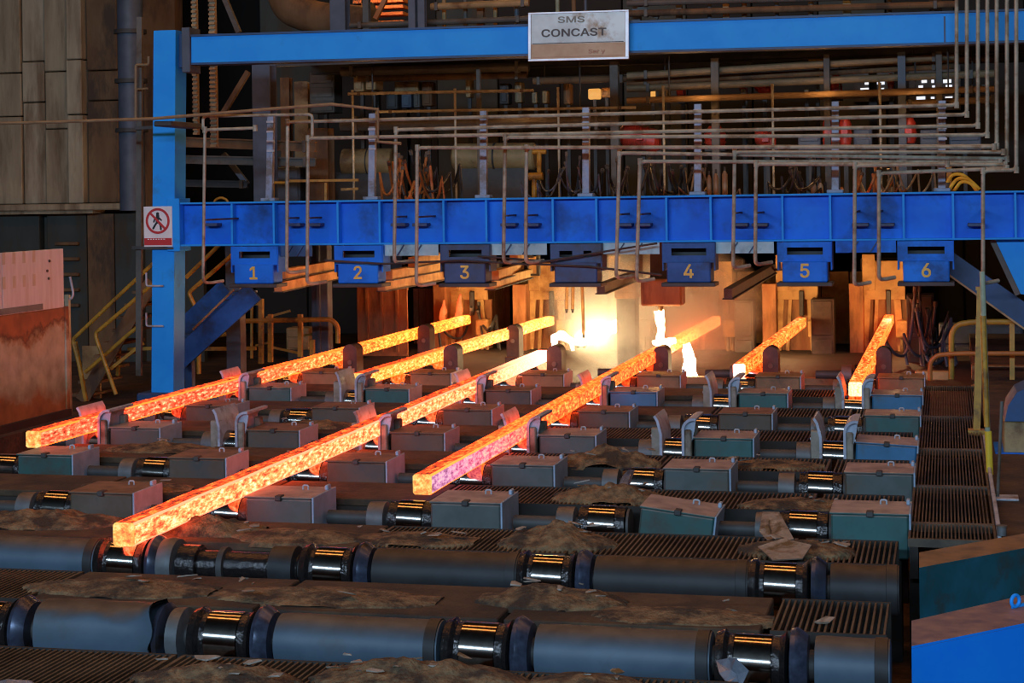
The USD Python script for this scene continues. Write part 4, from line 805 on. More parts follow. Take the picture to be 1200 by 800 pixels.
# ================================================================ right side
def quadbox(c, z0, z1): return hull([(p[0], p[1], z) for p in c for z in (z0, z1)])
zb_ = -.05
A, B_, C_, D_ = PZ(1068, 757, zb_), PZ(1200, 730, zb_), PZ(1068, 727, zb_), PZ(1200, 697, zb_)
d = (B_ - A); B2, D2 = A + d * 2.2, C_ + (D_ - C_) * 2.2
t = thing('blue_cover', 'bright blue machine cover with dusty brown top and a lifting eye, front right', 'machine cover', tuple(A + [0, 0, -.8]))
part(t, 'body', quadbox((A, B2, D2, C_), -.9, zb_ - .012), 'blue_bright'); part(t, 'top', quadbox((A, B2, D2, C_), zb_ - .011, zb_), 'blue_bright')
e = PZ(1190, 712, zb_); dd = d / np.linalg.norm(d)
th = np.linspace(0, 2 * math.pi, 28); part(t, 'lifting_eye', sweep([e + dd * .028 * math.cos(a) + np.array([0, 0, .035 + .028 * math.sin(a)]) for a in th], .0095, 10), 'blue_paint')
part(t, 'eye_plate', quadbox((e - dd * .03, e + dd * .2, e + dd * .2 + [0, .02, 0], e - dd * .03 + [0, .02, 0]), zb_, zb_ + .014), 'blue_paint')
A, B_ = PZ(1077, 665, zb_), PZ(1200, 642, zb_); d = B_ - A; B2 = A + d * 2.2; C_ = PZ(1077, 647, zb_); n_ = C_ - A
t = thing('teal_cover', 'dark teal machine cover with dusty brown top, behind the blue one', 'machine cover', tuple(A + [0, 0, -.8]))
part(t, 'body', quadbox((A, B2, B2 + n_, A + n_), -.9, zb_ - .012), 'teal_dusty'); part(t, 'top', quadbox((A, B2, B2 + n_, A + n_), zb_ - .011, zb_), 'teal_dusty')
e = PZ(1174, 627, zb_); part(t, 'cap', sweep([e, e + [0, 0, .05]], .028, 16), 'drum_gray'); part(t, 'cap_rim', sweep([e + [0, 0, .05], e + [0, 0, .06]], .033, 16), 'mid_steel')
# posts and railing by the walkway
a, b = PZ(1160, 553, -.06), None
t = thing('yellow_post', 'pale yellow leaning post at the right edge of the walkway', 'post', tuple(a)); part(t, 'post', sweep([PY(1159, 553, a[1]), PY(1151, 318, a[1])], .020, 12), 'post_green'); part(t, 'sleeve', sweep([PY(1160, 556, a[1]), PY(1158, 505, a[1])], .026, 12), 'yellow_bright'); part(t, 'stripe', sweep([PY(1156.5, 500, a[1] - .01), PY(1152, 370, a[1] - .01)], .021, 12), 'yellow_paint')
a = PZ(1144, 505, -.06)
t = thing('yellow_post', 'upright yellow post behind the leaning one, right of the walkway', 'post', tuple(a)); part(t, 'post', bar(PY(1144.5, 508, a[1]), PY(1149, 340, a[1]), .06, .05, (0, 1, 0)), 'yellow_paint'); part(t, 'cap', bar(PY(1149, 340, a[1]), PY(1149, 336, a[1]), .08, .07, (0, 1, 0)), 'yellow_paint'); part(t, 'foot', bx(a[0] - .07, a[0] + .07, a[1] - .07, a[1] + .07, -.089, -.045), 'yellow_paint')
a = PZ(1169, 584, -.09)
t = thing('floor_stanchion', 'thin grey stanchion on a pale flat foot, right edge', 'post', tuple(a)); part(t, 'pipe', sweep([a, PY(1174, 470, a[1])], .012, 10), 'mid_steel'); part(t, 'foot', bx(a[0] - .04, a[0] + .14, a[1] - .09, a[1] + .09, -.09, -.075, .004), 'galvanized')
rail('guard_rail', 'orange-yellow curved guard rail at the far end of the walkway', [(1115, 444), (1115, 390), (1122, 380), (1140, 377), (1205, 377)], 20.6, .032, 'yellow_paint', rad=.16, extra=(((1186, 378), (1186, 450)),))
rail('guard_rail', 'lower brown curved rail across the far end of the walkway', [(1090, 446), (1090, 424), (1098, 416), (1120, 414), (1205, 414)], 20.4, .026, 'orange_pipe', rad=.16)
for a_, b_, py, hh, Y, nm in ((1072, 1112, 435, .10, 21.0, 'left of the rail post'), (1138, 1210, 452, .12, 20.9, 'right of the walkway end'), (1138, 1215, 428, .18, 22.0, 'behind the curved rails')):
    p, q = PY(a_, py, Y), PY(b_, py, Y); t = thing('kick_beam', 'ochre-lit low beam %s' % nm, 'beam', tuple(p), 'low beams past the walkway'); part(t, 'beam', bx(p[0], q[0], Y, Y + .15, p[2] - hh, p[2], .01), 'tan_shield' if nm[0] != 'b' else 'rust_shield'); part(t, 'leg', bx(p[0] + .02, p[0] + .1, Y + .02, Y + .1, -.9, p[2] - hh), 'pit_dark')
Y = 20.55
t = thing('blue_brace', 'dark blue inclined channel under the right end of the girder', 'beam', tuple(PY(1110, 305, Y)))
part(t, 'channel', bar(PY(1104, 302, Y), PY(1225, 386, Y), .2, .24), 'blue_dark'); part(t, 'edge', bar(PY(1112, 322, Y - .12), PY(1210, 392, Y - .12), .02, .02), 'tan_steel')
t = thing('gusset_plate', 'large blue tapered gusset plate at the right edge under the girder', 'plate', tuple(PY(1190, 340, 20.2)))
g = [PY(*p, 20.2) for p in ((1166, 280), (1230, 280), (1230, 352), (1196, 344))]; part(t, 'plate', extr(sg.Polygon([(p[0], p[2]) for p in g]), 'y', 20.15, 20.18), 'blue_paint'); part(t, 'edge', bar(g[0], g[3], .12, .02, (0, 1, 0)), 'mid_steel')
Y = 15.2
t = thing('floor_machine', 'dark blue hooded machine with brown middle panel at the right edge', 'machine', tuple(PY(1190, 565, Y)))
x0 = PY(1175, 500, Y)[0]
hd = sg.Polygon([(PY(1176, 488, Y)[0], PY(1176, 488, Y)[2]), (PY(1180, 470, Y)[0], PY(1180, 470, Y)[2]), (PY(1190, 455, Y)[0], PY(1190, 455, Y)[2]), (PY(1205, 448, Y)[0], PY(1205, 448, Y)[2]), (x0 + .9, PY(1205, 448, Y)[2]), (x0 + .9, PY(1176, 488, Y)[2])])
part(t, 'hood', extr(hd, 'y', Y - .3, Y + .3), 'blue_dark')
part(t, 'panel', bx(x0, x0 + .9, Y - .28, Y + .3, PY(1190, 528, Y)[2], PY(1190, 489, Y)[2], .01), 'tan_steel'); part(t, 'base', bx(x0 - .07, x0 + .9, Y - .32, Y + .3, -.09, PY(1190, 529, Y)[2], .01), 'blue_beam'); part(t, 'rib', bx(x0 + .03, x0 + .9, Y - .34, Y - .32, PY(1190, 552, Y)[2], PY(1190, 546, Y)[2]), 'blue_dark')

# ================================================================ machinery behind and above the girder
def vpost(px, y0, y1, Y, wpx, m_, lab, name='steel_column', catg='column', group='columns behind the girder', zlo=None, flange=True):
    p, q = PY(px, y0, Y), PY(px, y1, Y); w = wpx * Y / FP / 1.0; lo = q[2] if zlo is None else zlo
    t = thing(name, lab, catg, (p[0], Y, lo), group)
    if zlo == 1.761: p[2] = min(p[2], 3.88)
    if flange:
        part(t, 'web', bx(p[0] - .012, p[0] + .012, Y + .02, Y + w * .9, lo, p[2]), m_)
        part(t, 'flange', bx(p[0] - w / 2, p[0] + w / 2, Y, Y + .02, lo, p[2], .003), m_); part(t, 'flange', bx(p[0] - w / 2, p[0] + w / 2, Y + w * .9, Y + w * .9 + .02, lo, p[2], .003), m_)
    else: part(t, 'tube', sweep([(p[0], Y, lo), (p[0], Y, p[2])], w / 2, 12), m_); part(t, 'cap', sweep([(p[0], Y, p[2]), (p[0], Y, p[2] + .03)], w * .6, 12), m_)
    return t
def hpipe(x0, y0, x1, y1, Y, r, m_, lab, name='pipe_run', catg='pipe', group='pipe runs behind the girder', square=False):
    p, q = PY(x0, y0, Y), PY(x1, y1, Y); t = thing(name, lab, catg, tuple((p + q) / 2), group)
    if square: part(t, 'beam', ibar(p, q, r * 1.4, r * 2, .02), m_)
    else: part(t, 'pipe', sweep([p, q], r, 12), m_)
    n = max(2, int(abs(q[0] - p[0]) / 2.2))
    if 24.3 < Y < 28.2 and max(p[2], q[2]) < 3.9:
        for f in (.12, .88): c = p + (q - p) * f; part(t, 'hanger', sweep([c, (c[0], Y, 3.91)], .012, 6), 'dark_steel')
    for f in np.linspace(.06, .94, n):
        c = p + (q - p) * f; part(t, 'clamp', bx(c[0] - .025, c[0] + .025, Y - r * 1.15, Y + r * 1.2, c[2] - r * 1.2, c[2] + r * 1.2, .004), 'mid_steel')
# mezzanine floor that carries it all
mz = thing('mezzanine_floor', 'dark steel mezzanine floor behind the blue girder', 'platform', (-5, 26, 1.75))
part(mz, 'deck', bx(-9.55, 2.5, 22.4, 32.9, 1.70, 1.76), 'dark_steel')
part(mz, 'edge_beam', ibar((-9.55, 22.45, 1.6), (2.5, 22.45, 1.6), .1, .2, .015), 'mid_steel')
for k in range(7):
    x = -9.4 + 1.9 * k; part(mz, 'joist', ibar((x, 22.5, 1.6), (x, 32.9, 1.6), .1, .19, .015), 'dark_steel')
for x in (-9.3, 1.9):
    for Y in (22.6, 30): part(mz, 'leg', bx(x - .1, x + .1, Y - .1, Y + .1, -.9, 1.5), 'slate_steel')
bw = thing('back_wall_cladding', 'dark sheeting at the back of the mezzanine', 'wall panel', (-5, 33, 1.8))
for i in range(14):
    x = -13 + 1.2 * i; part(bw, 'sheet', bx(x + .01, x + 1.19, 33 - .04 * (i % 2), 33.06, 1.77, 8.5, .01), 'hall_dark' if i % 3 else 'green_wall')
gy = thing('upper_gallery', 'dark upper gallery floor behind the upper blue beam', 'platform', (-4, 26, 4.05))
for i in range(9): part(gy, 'plank', bx(-9.4 + 1.36 * i, -8.06 + 1.36 * i, 24.0, 28.2, 4.06, 4.12), 'dark_steel')
for Y in (24.1, 26, 28): part(gy, 'joist', ibar((-9.4, Y, 3.98), (2.8, Y, 3.98), .08, .15, .012), 'dark_steel')
for x in (-9.0, -1.05, 2.4): part(gy, 'column', bx(x - .06, x + .06, 27.9, 28.02, 1.761, 3.9), 'dark_steel')
# left: toothed lit posts, columns and bracing
for px, y0, y1, w, lab in ((225, -150, 158, 6, 'narrow pale toothed rack post nearest the column top'), (246, -150, 172, 8, 'second pale toothed rack post right of the column')):
    p, q = PY(px, y0, 22.2), PY(px, y1, 22.2); wm = w * 22.2 / FP; t = thing('rack_post', lab, 'post', tuple(q), 'toothed posts')
    part(t, 'bar', bx(p[0] - wm / 2, p[0] + wm / 2, 22.2, 22.26, q[2], p[2]), 'hose_tan')
    part(t, 'teeth', cat([bx(p[0] - wm * .5, p[0] + wm * .5, 22.17, 22.2, z, z + .03) for z in np.arange(q[2], p[2], .06)]), 'tan_steel', kind='stuff')
vpost(302, -150, 245, 23.0, 24, 'slate_steel', 'broad blue-grey column right of the toothed posts', zlo=1.761)
vpost(318 + 15, 70, 240, 26.0, 12, 'rust_wall', 'slim brown column behind the left pipe drops', zlo=1.761)
vpost(352, 70, 240, 27.0, 18, 'tan_steel', 'brown column left of the grey cabinet', zlo=1.761)
vpost(395, -10, 38, 24.5, 20, 'slate_steel', 'grey-blue column stub above the upper beam, left part', zlo=4.121)
vpost(372, 150, 245, 25.0, 26, 'rust_wall', 'wide brown column behind the fourth pipe drop', zlo=1.761)
vpost(428, -10, 36, 25.0, 8, 'mid_steel', 'thin grey post above the beam, before the orange lit stairs', zlo=4.121)
vpost(482, -10, 34, 24.0, 9, 'slate_steel', 'first of two grey posts above the beam', zlo=4.121); vpost(493, -10, 34, 24.0, 9, 'slate_steel', 'second of two grey posts above the beam', zlo=4.121)
UPS = ((520, 5, 'tan_steel'), (545, 6, 'mid_steel'), (562, 8, 'rust_wall'), (580, 5, 'tan_steel'), (605, 6, 'slate_steel'), (653, 5, 'post_green'), (672, 5, 'rust_wall'), (686, 4, 'slate_steel'), (745, 10, 'slate_steel'), (795, 7, 'mid_steel'), (831, 5, 'slate_steel'), (850, 7, 'tan_steel'), (872, 6, 'rust_wall'), (910, 5, 'slate_steel'), (950, 6, 'mid_steel'), (992, 9, 'post_green'), (1042, 5, 'mid_steel'), (1096, 14, 'slate_steel'))
for iu, (px, w, m_) in enumerate(UPS):
    vpost(px, -12, 30, 24.6, w, m_, zlo=4.121, lab='upright post above the upper beam, %s, %s from the left' % ('left of the nameplate' if px < 620 else 'behind the nameplate' if px < 740 else 'right of the nameplate', ORD[iu if iu < 5 else iu - 5 if iu < 8 else iu - 8].replace('front', 'first')), name='upper_post', catg='post', group='uprights above the beam, %s' % ('left' if px < 620 else 'middle' if px < 740 else 'right'), flange=w > 6)
for x0, y0, x1, y1, r, m_, nm in ((735, 16, 1120, 5, .045, 'rust_wall', 'lower'), (735, 4, 1120, -6, .04, 'mid_steel', 'upper'), (410, 30, 620, 22, .04, 'mid_steel', 'left lower'), (505, 8, 620, 3, .05, 'tan_steel', 'left upper')):
    hpipe(x0, y0, x1, y1, 24.4, r, m_, '%s brown rail above the upper beam' % nm, 'upper_rail', 'rail', 'rails above the beam')
for p, q, Y, m_, nm in (((262, -5), (280, 38), 24.0, 'mid_steel', 'top left'), ((291, 84), (262, 132), 24.0, 'rust_wall', 'left under the beam'), ((262, 180), (290, 216), 24.2, 'slate_steel', 'low left'), ((748, 8), (772, 20), 24.5, 'mid_steel', 'right of the nameplate'), ((455, -8), (440, 22), 26.2, 'orange_pipe', 'before the lit stairs')):
    t = thing('brace', 'diagonal brace %s' % nm, 'brace', tuple(PY(*q, Y)), 'diagonal braces'); part(t, 'angle', bar(PY(*p, Y), PY(*q, Y), .07, .07, (0, 1, 0)), m_)
# large curved brown duct above the beam, left
w_ = [PY(*p, 26.5) for p in ((330, -14), (338, 10), (372, 22), (420, 26), (432, 27))]
t = thing('curved_duct', 'big brown curved duct above the upper beam, left', 'duct', tuple(w_[0])); part(t, 'duct', sweep(bend(w_, .6, 6), .26, 20), 'rust_wall'); part(t, 'flange', sweep([w_[-1], w_[-1] + [.06, 0, 0]], .32, 20), 'dark_steel'); part(t, 'saddle', bx(w_[2][0] - .3, w_[2][0] + .3, 26.3, 26.8, w_[2][2] - .7, w_[2][2] - .25), 'dark_steel')
# amber-lit stair unit above the beam
t = thing('lit_stair', 'orange-lit steps seen above the upper beam', 'stairs', tuple(PY(450, 25, 27.5)))
for i, y in enumerate((2, 9, 17, 27)): p = PY(445, y, 27.5); part(t, 'tread', bx(p[0] - .42 + .05 * i, p[0] + .42, 27.4, 27.7, p[2] - .025, p[2] + .025), 'orange_pipe')
p = PY(428, 10, 27.5); part(t, 'stringer', bx(p[0] - .03, p[0] + .03, 27.4, 27.7, p[2] - .5, p[2] + .5), 'rust_wall')
q = PY(445, -12, 26.9); sphere_light('stair_lamp', tuple(q), .1, 60, (1.0, .40, .10))
# grey cabinet and lit uprights under the beam
def cabinet(a, b, y0, y1, Y, m_, lab, n=2, name='cabinet', catg='cabinet', group=None, d=.4):
    p, q = PY(a, y0, Y), PY(b, y1, Y); t = thing(name, lab, catg, ((p[0] + q[0]) / 2, Y, q[2]), group); part(t, 'body', bx(p[0], q[0], Y, Y + d, q[2], p[2], .015), m_)
    if Y > 22.4 and q[2] > 1.8: part(t, 'stand', bx((p[0] + q[0]) / 2 - .025, (p[0] + q[0]) / 2 + .025, Y + d * .4, Y + d * .6, 1.761, q[2]), 'dark_steel')
    if q[2] < 1.5: part(t, 'plinth', bx(p[0] + .02, q[0] - .02, Y + .03, Y + d - .03, -.9, q[2]), 'dark_steel')
    for i in range(n):
        z0, z1 = q[2] + (p[2] - q[2]) * i / n, q[2] + (p[2] - q[2]) * (i + 1) / n; part(t, 'panel', bx(p[0] + .03, q[0] - .03, Y - .02, Y, z0 + .03, z1 - .03, .006), m_)
    return t
cabinet(362, 392, 84, 132, 26.5, 'mid_steel', 'tall grey cabinet under the upper beam, left', 3)
cabinet(320, 352, 196, 240, 25.5, 'slate_steel', 'dull grey box standing behind the second pipe drop', 1)
for a, b, y1, lab in ((414, 426, 101, 'left'), (428, 440, 99, 'right')): cabinet(a, b, 82, y1 + 6, 25.6, 'tan_steel', 'amber-lit upright duct under the beam, %s one of two' % lab, 1, 'upright_duct', 'duct', 'pair of upright ducts')
for a, b, y0, y1, m_, lab in ((462, 490, 96, 108, 'tan_steel', 'brown flat box'), (470, 482, 110, 126, 'slate_steel', 'small grey box'), (452, 466, 108, 128, 'dark_steel', 'dark box'), (484, 492, 106, 126, 'mid_steel', 'narrow pale box'), (494, 506, 96, 124, 'rust_wall', 'rusty upright box'), (545, 551, 72, 114, 'tan_steel', 'hanging tan bar'), (603, 611, 96, 120, 'hose_tan', 'pale upright box'), (623, 629, 108, 121, 'hose_tan', 'first small tan canister'), (635, 641, 106, 121, 'tan_steel', 'second small tan canister'), (585, 596, 98, 122, 'dark_steel', 'dark upright box'), (660, 668, 98, 122, 'rust_wall', 'rusty slim box')):
    cabinet(a, b, y0, y1, 26.2, m_, lab + ' on the shelf between the beams, left of centre', 1, 'control_box', 'machine box', 'boxes on the shelf', .25)
hpipe(408, 110, 625, 106, 24.0, .022, 'pipe_steel', 'upper thin handrail under the beam, left of centre', 'handrail', 'railing', 'thin handrails behind the girder'); hpipe(440, 131, 745, 126, 24.0, .02, 'pipe_steel', 'lower thin handrail under the beam, left of centre', 'handrail', 'railing', 'thin handrails behind the girder')
for px in (413, 533, 654, 777, 905, 1031): vpost(px, 108 - (px - 413) * .014, 166, 24.0, 3, 'pipe_steel', zlo=1.761, lab='thin handrail post behind the pipe bundle, %s from the left' % ORD[[413, 533, 654, 777, 905, 1031].index(px)].replace('front', 'first'), name='handrail_post', catg='post', group='thin handrail posts', flange=False)
for px, y0, y1, w, m_ in ((719, 72, 134, 10, 'mid_steel'), (837, 66, 132, 9, 'mid_steel'), (968, 40, 120, 7, 'dark_steel'), (1056, 50, 102, 9, 'slate_steel'), (1100, 60, 122, 7, 'mid_steel'), (560, 80, 132, 5, 'mid_steel')):
    vpost(px, y0, y1, 24.8, w, m_, zlo=1.761, lab='dull upright column between the beams, at %s' % {719: 'the right of the nameplate', 837: 'right of centre', 968: 'the small ochre box', 1056: 'the bright panes', 1100: 'the right pane group', 560: 'left of the nameplate'}[px])
for i, (x0, y0, x1, y1, Y, r, m_) in enumerate(((735, 89, 1118, 66, 25.0, .05, 'pipe_brown'), (735, 97, 1118, 77, 25.3, .045, 'rust_wall'), (735, 104, 1165, 86, 24.9, .05, 'pipe_brown'), (735, 118, 1165, 104, 24.6, .045, 'pipe_brown'), (860, 80, 1165, 68, 26.0, .05, 'rust_wall'), (400, 84, 620, 78, 25.2, .07, 'mid_steel'), (420, 92, 618, 88, 25.6, .05, 'rust_wall'), (400, 146, 720, 142, 24.9, .10, 'mid_steel'), (960, 113, 1165, 104, 25.4, .05, 'rust_wall'), (625, 95, 735, 92, 25.6, .05, 'rust_wall'), (1060, 122, 1170, 116, 25.0, .05, 'pipe_brown'))):
    hpipe(x0, y0, x1, y1, Y, r, m_, '%s pipe run between the blue beams, %s' % (('brown', 'rusty', 'grey-brown')[0 if m_ == 'pipe_brown' else 1 if m_ == 'rust_wall' else 2], ['first below the beam, right of the nameplate', 'second below the beam, right of the nameplate', 'third below the beam, right of the nameplate', 'just above the handrail, right of the nameplate', 'high, passing the ochre box', 'highest at the left, behind the ducts', 'below the highest at the left', 'thick, behind the left water pipes', 'low, before the bright panes', 'short, under the nameplate', 'short, under the right panes'][i]), group='brown pipe runs between the beams, %s part' % ('left' if x1 < 740 else 'right'))
hpipe(180, 165, 370, 172, 23.4, .07, 'rust_wall', 'upper brown cross beam right of the column', 'cross_member', 'beam', 'cross members left', True); hpipe(180, 186, 370, 190, 23.4, .06, 'mid_steel', 'middle grey-brown cross beam right of the column', 'cross_member', 'beam', 'cross members left', True); hpipe(185, 214, 290, 216, 23.6, .05, 'dark_steel', 'lowest dark cross beam right of the column', 'cross_member', 'beam', 'cross members left', True)
# big horizontal tan cylinders behind the girder
for a, b, y, r, Y in ((402, 462, 190, .20, 25.6), (532, 628, 184, .20, 25.6)):
    p, q = PY(a, y, Y), PY(b, y - 1, Y); t = thing('horizontal_vessel', 'dim brown horizontal cylinder behind the girder, %s one' % ('left' if a < 500 else 'right'), 'tank', tuple((p + q) / 2), 'horizontal cylinders')
    part(t, 'shell', sweep([p, p + (q - p) * .02, q - (q - p) * .02, q], [r * .85, r, r, r * .85], 28), 'tan_steel'); part(t, 'band', sweep([p + (q - p) * .5, p + (q - p) * .52], r + .012, 28), 'dark_steel'); part(t, 'cradle', bx((p + q)[0] / 2 - .5, (p + q)[0] / 2 + .5, Y - .1, Y + .1, 1.77, p[2] - r + .05), 'dark_steel')
# red drive motors
for i, (a, b, y0, y1, Y, nm) in enumerate(((728, 776, 146, 176, 25.2, 'large slanted, behind the centre posts'), (826, 850, 148, 172, 25.4, 'right of the fifth post'), (885, 912, 152, 174, 25.4, 'dull, between fifth and sixth posts'), (964, 978, 138, 172, 25.0, 'upright, left of the sixth post'), (983, 998, 138, 170, 25.0, 'upright, right of the sixth post'), (1056, 1074, 138, 168, 25.0, 'upright, farthest right'), (794, 804, 100, 116, 26.6, 'small, high near the centre'), (884, 906, 90, 110, 26.6, 'small tilted, high right of centre'), (973, 987, 88, 112, 26.6, 'small double, high by the ochre box'), (1040, 1048, 86, 104, 26.6, 'small, by the bright panes'), (868, 876, 94, 112, 26.8, 'slim, high right of centre'))):
    p, q = PY(a, y0, Y), PY(b, y1, Y); x0, x1, z0, z1 = p[0], q[0], q[2], p[2]; t = thing('drive_motor', 'red drive motor: %s' % nm, 'motor', ((x0 + x1) / 2, Y, z0), 'red drive motors')
    if x1 - x0 > z1 - z0:
        zc, r = (z0 + z1) / 2, (z1 - z0) / 2.2; hs = part(t, 'housing', sweep([(x0, Y, zc + .04), (x0 + .05, Y, zc + .04), (x1 - .08, Y, zc - .06), (x1 - .03, Y, zc - .06)], [r * .7, r, r, r * .7], 20), 'red_paint'); part(hs, 'fins', cat([sweep([(x0 + f * (x1 - x0), Y, zc + .04 - .1 * f), (x0 + f * (x1 - x0) + .015, Y, zc + .04 - .1 * f)], r * 1.07, 20) for f in (.2, .35, .5, .65)]), 'red_paint', kind='stuff')
    else:
        xc, r = (x0 + x1) / 2, (x1 - x0) / 2; hs = part(t, 'housing', sweep([(xc, Y, z0), (xc, Y, z0 + .04), (xc, Y, z1 - .08), (xc, Y, z1)], [r * .8, r, r, r * .6], 20), 'red_paint'); part(hs, 'fins', cat([sweep([(xc, Y, z0 + f * (z1 - z0)), (xc, Y, z0 + f * (z1 - z0) + .02)], r * 1.1, 20) for f in (.2, .4, .6)]), 'red_paint', kind='stuff')
    part(hs, 'terminal_box', bx((x0 + x1) / 2 - .05, (x0 + x1) / 2 + .05, Y - .22, Y - .1, (z0 + z1) / 2 - .05, (z0 + z1) / 2 + .05, .008), 'red_paint'); part(t, 'mount', bx(x0, x1, Y - .05, Y + .3, z0 - .06, z0 - .005), 'dark_steel'); part(t, 'stand', bx((x0 + x1) / 2 - .03, (x0 + x1) / 2 + .03, Y + .1, Y + .16, 1.761, z0 - .06), 'dark_steel')
# amber and ochre boxes; orange light on some is painted as emission
for a, b, y0, y1, m_, nm in ((689, 703, 104, 116, 'lamp_amber', 'left of the pale column'), (704, 716, 103, 114, 'tan_shield', 'beside the amber-lit box'), (762, 767, 99, 117, 'lamp_amber', 'tall, right of centre'), (770, 776, 99, 104, 'lamp_amber', 'flat, right of centre'), (780, 785, 99, 116, 'hose_tan', 'slim, right of centre'), (947, 967, 62, 72, 'yellow_paint', 'ochre, high under the beam'), (868, 874, 104, 112, 'hose_tan', 'small, near the red motor'), (942, 948, 104, 112, 'hose_tan', 'small, left of the red double motor'), (1060, 1068, 137, 143, 'hose_tan', 'small, on the right red motor')):
    cabinet(a, b, y0, y1, 26.4, m_, 'small box between the beams: ' + nm, 1, 'lamp_box' if m_ == 'lamp_amber' else 'junction_box', 'lamp' if m_ == 'lamp_amber' else 'machine box', 'small boxes between the beams', .12)
# bright window panes far behind, right
for nm, cells in (('left', [(1016, 90, 7, 3), (1026, 90, 4, 3), (1034, 90, 8, 3), (1017, 97, 7, 4), (1026, 97, 5, 4), (1034, 97, 5, 4), (1014, 106, 11, 6), (1025, 105, 5, 4), (1034, 105, 4, 4)]), ('right', [(1083, 88, 3, 3), (1094, 88, 3, 4), (1110, 86, 10, 2), (1083, 95, 6, 4), (1093, 95, 3, 4), (1110, 95, 9, 4), (1079, 102, 5, 4), (1094, 102, 3, 4), (1112, 101, 7, 3), (1079, 116, 10, 6), (1093, 116, 4, 5), (1112, 115, 8, 4)])):
    Y = 32.7; c0 = PY(cells[0][0], 100, Y); t = thing('glazed_opening', 'broken-up bright daylight panes far behind, %s group' % nm, 'window', tuple(c0))
    xs = [PY(c[0], c[1], Y)[0] for c in cells]; zs = [PY(c[0], c[1], Y)[2] for c in cells]
    part(t, 'frame', bx(min(xs) - .2, max(xs) + .2, Y + .02, Y + .25, min(zs) - .2, max(zs) + .15), 'dark_steel')
    for (px, py, w, h_), x, z in zip(cells, xs, zs): part(t, 'pane', bx(x - w * Y / FP / 2, x + w * Y / FP / 2, Y, Y + .02, z - h_ * Y / FP / 2, z + h_ * Y / FP / 2), 'daylight_pane')
# blue-grey drive units far right behind the bundle
for a, b, y0, y1, nm in ((1000, 1022, 150, 172, 'left of the right motor'), (1078, 1108, 152, 178, 'left of the last post'), (1112, 1150, 156, 178, 'farthest right'), (935, 962, 158, 178, 'left of the sixth post')): cabinet(a, b, y0, y1, 25.0, 'slate_steel', 'dull blue-grey drive unit, ' + nm, 2, 'drive_unit', 'machine box', 'blue-grey drive units')
for i, (a, b, y0, y1) in enumerate(((828, 834, 205, 226), (836, 842, 203, 226), (846, 853, 200, 226), (950, 957, 214, 226), (958, 965, 214, 226))):
    p, q = PY(a, y0, 22.6), PY(b, y1, 22.6); r = (q[0] - p[0]) / 2; t = thing('gas_bottle', 'pinkish upright cylinder behind the girder, %s place from the left' % ORD[i].replace('front', 'first'), 'bottle', ((p[0] + q[0]) / 2, 22.6, 1.77), 'cylinders behind the girder')
    part(t, 'body', sweep([((p[0] + q[0]) / 2, 22.6, z) for z in (1.77, p[2] - .05, p[2])], [r, r, r * .4], 14), 'hose_tan'); part(t, 'valve', sweep([((p[0] + q[0]) / 2, 22.6, p[2]), ((p[0] + q[0]) / 2, 22.6, p[2] + .05)], r * .4, 10), 'dark_steel')
for i, (px, py, Y, p_) in enumerate(((430, 170, 23.6, 16), (590, 190, 23.4, 14), (800, 175, 23.4, 18), (940, 175, 23.4, 16), (1040, 180, 23.3, 18), (820, 113, 24.35, 9), (965, 106, 24.35, 10), (610, 118, 24.6, 8), (1075, 128, 24.4, 8), (700, 105, 25.8, 14), (330, 120, 24.8, 12))):
    sphere_light('work_lamp_%03d' % i, tuple(PY(px, py, Y)), .05, p_ * 4, (1.0, .50, .18))  # small warm lights added to brighten the clutter behind the girder
# hoses hanging in loops behind the girder
def hoses(nm, n, pxr, pyr, m_, Y, seed, r=.018, lab='', grp=''):
    R_ = np.random.default_rng(seed); xs_ = np.sort(R_.uniform(*pxr, n))
    for i in range(n):
        x = xs_[i]; w = R_.uniform(6, 26) * R_.choice([-1, 1]); t0, b0 = R_.uniform(pyr[0], pyr[0] + .35 * (pyr[1] - pyr[0])), R_.uniform(pyr[0] + .7 * (pyr[1] - pyr[0]), pyr[1]); Yi = Y + R_.uniform(-.25, .25)
        w *= 1.6; up_ = R_.uniform(.2, .9); pts = [PY(x + w * f + 3 * math.sin(4 * f + i), t0 + (b0 - t0) * (1 - abs(2 * f - 1) ** 2.2 * (1 if f < .5 else up_)), Yi + .25 * math.sin(5 * f + i)) for f in np.linspace(0, 1, 16)]
        fl = 1.77 if pyr[1] < 260 else -.40
        pts.append(np.array([pts[-1][0] + .02, pts[-1][1] + .05, fl + .25 * max(0, pts[-1][2] - fl)])); pts.append(np.array([pts[-1][0] + .02, pts[-1][1], fl]))
        t = thing('hose', lab + ', %s from the left' % ORD[i].replace('front', 'first'), 'hose', tuple(pts[-1]), grp); part(t, 'hose', sweep(pts, r, 8), m_); part(t, 'ferrule', sweep([pts[0], pts[0] + (pts[1] - pts[0]) * .35], r * 1.5, 8), 'mid_steel')
hoses('a', 9, (448, 500), (176, 246), 'hose_orange', 22.7, 1, lab='rusty orange hose behind the girder, left of centre', grp='orange hoses left of centre')
hoses('b', 5, (478, 510), (175, 240), 'hose_black', 22.9, 2, lab='black hose hanging behind the girder, left of centre', grp='black hoses left of centre')
hoses('c', 10, (748, 832), (185, 240), 'hose_black', 22.7, 3, lab='black hose hanging behind the girder, right of centre', grp='black hoses right of centre')
hoses('d', 7, (760, 830), (188, 240), 'hose_tan', 22.8, 4, .012, lab='tan hose hanging behind the girder, right of centre', grp='tan hoses right of centre')
hoses('e', 7, (640, 690), (178, 238), 'slate_steel', 22.9, 5, .012, lab='grey hose in the fan of hoses below the nameplate', grp='grey hoses below the nameplate')
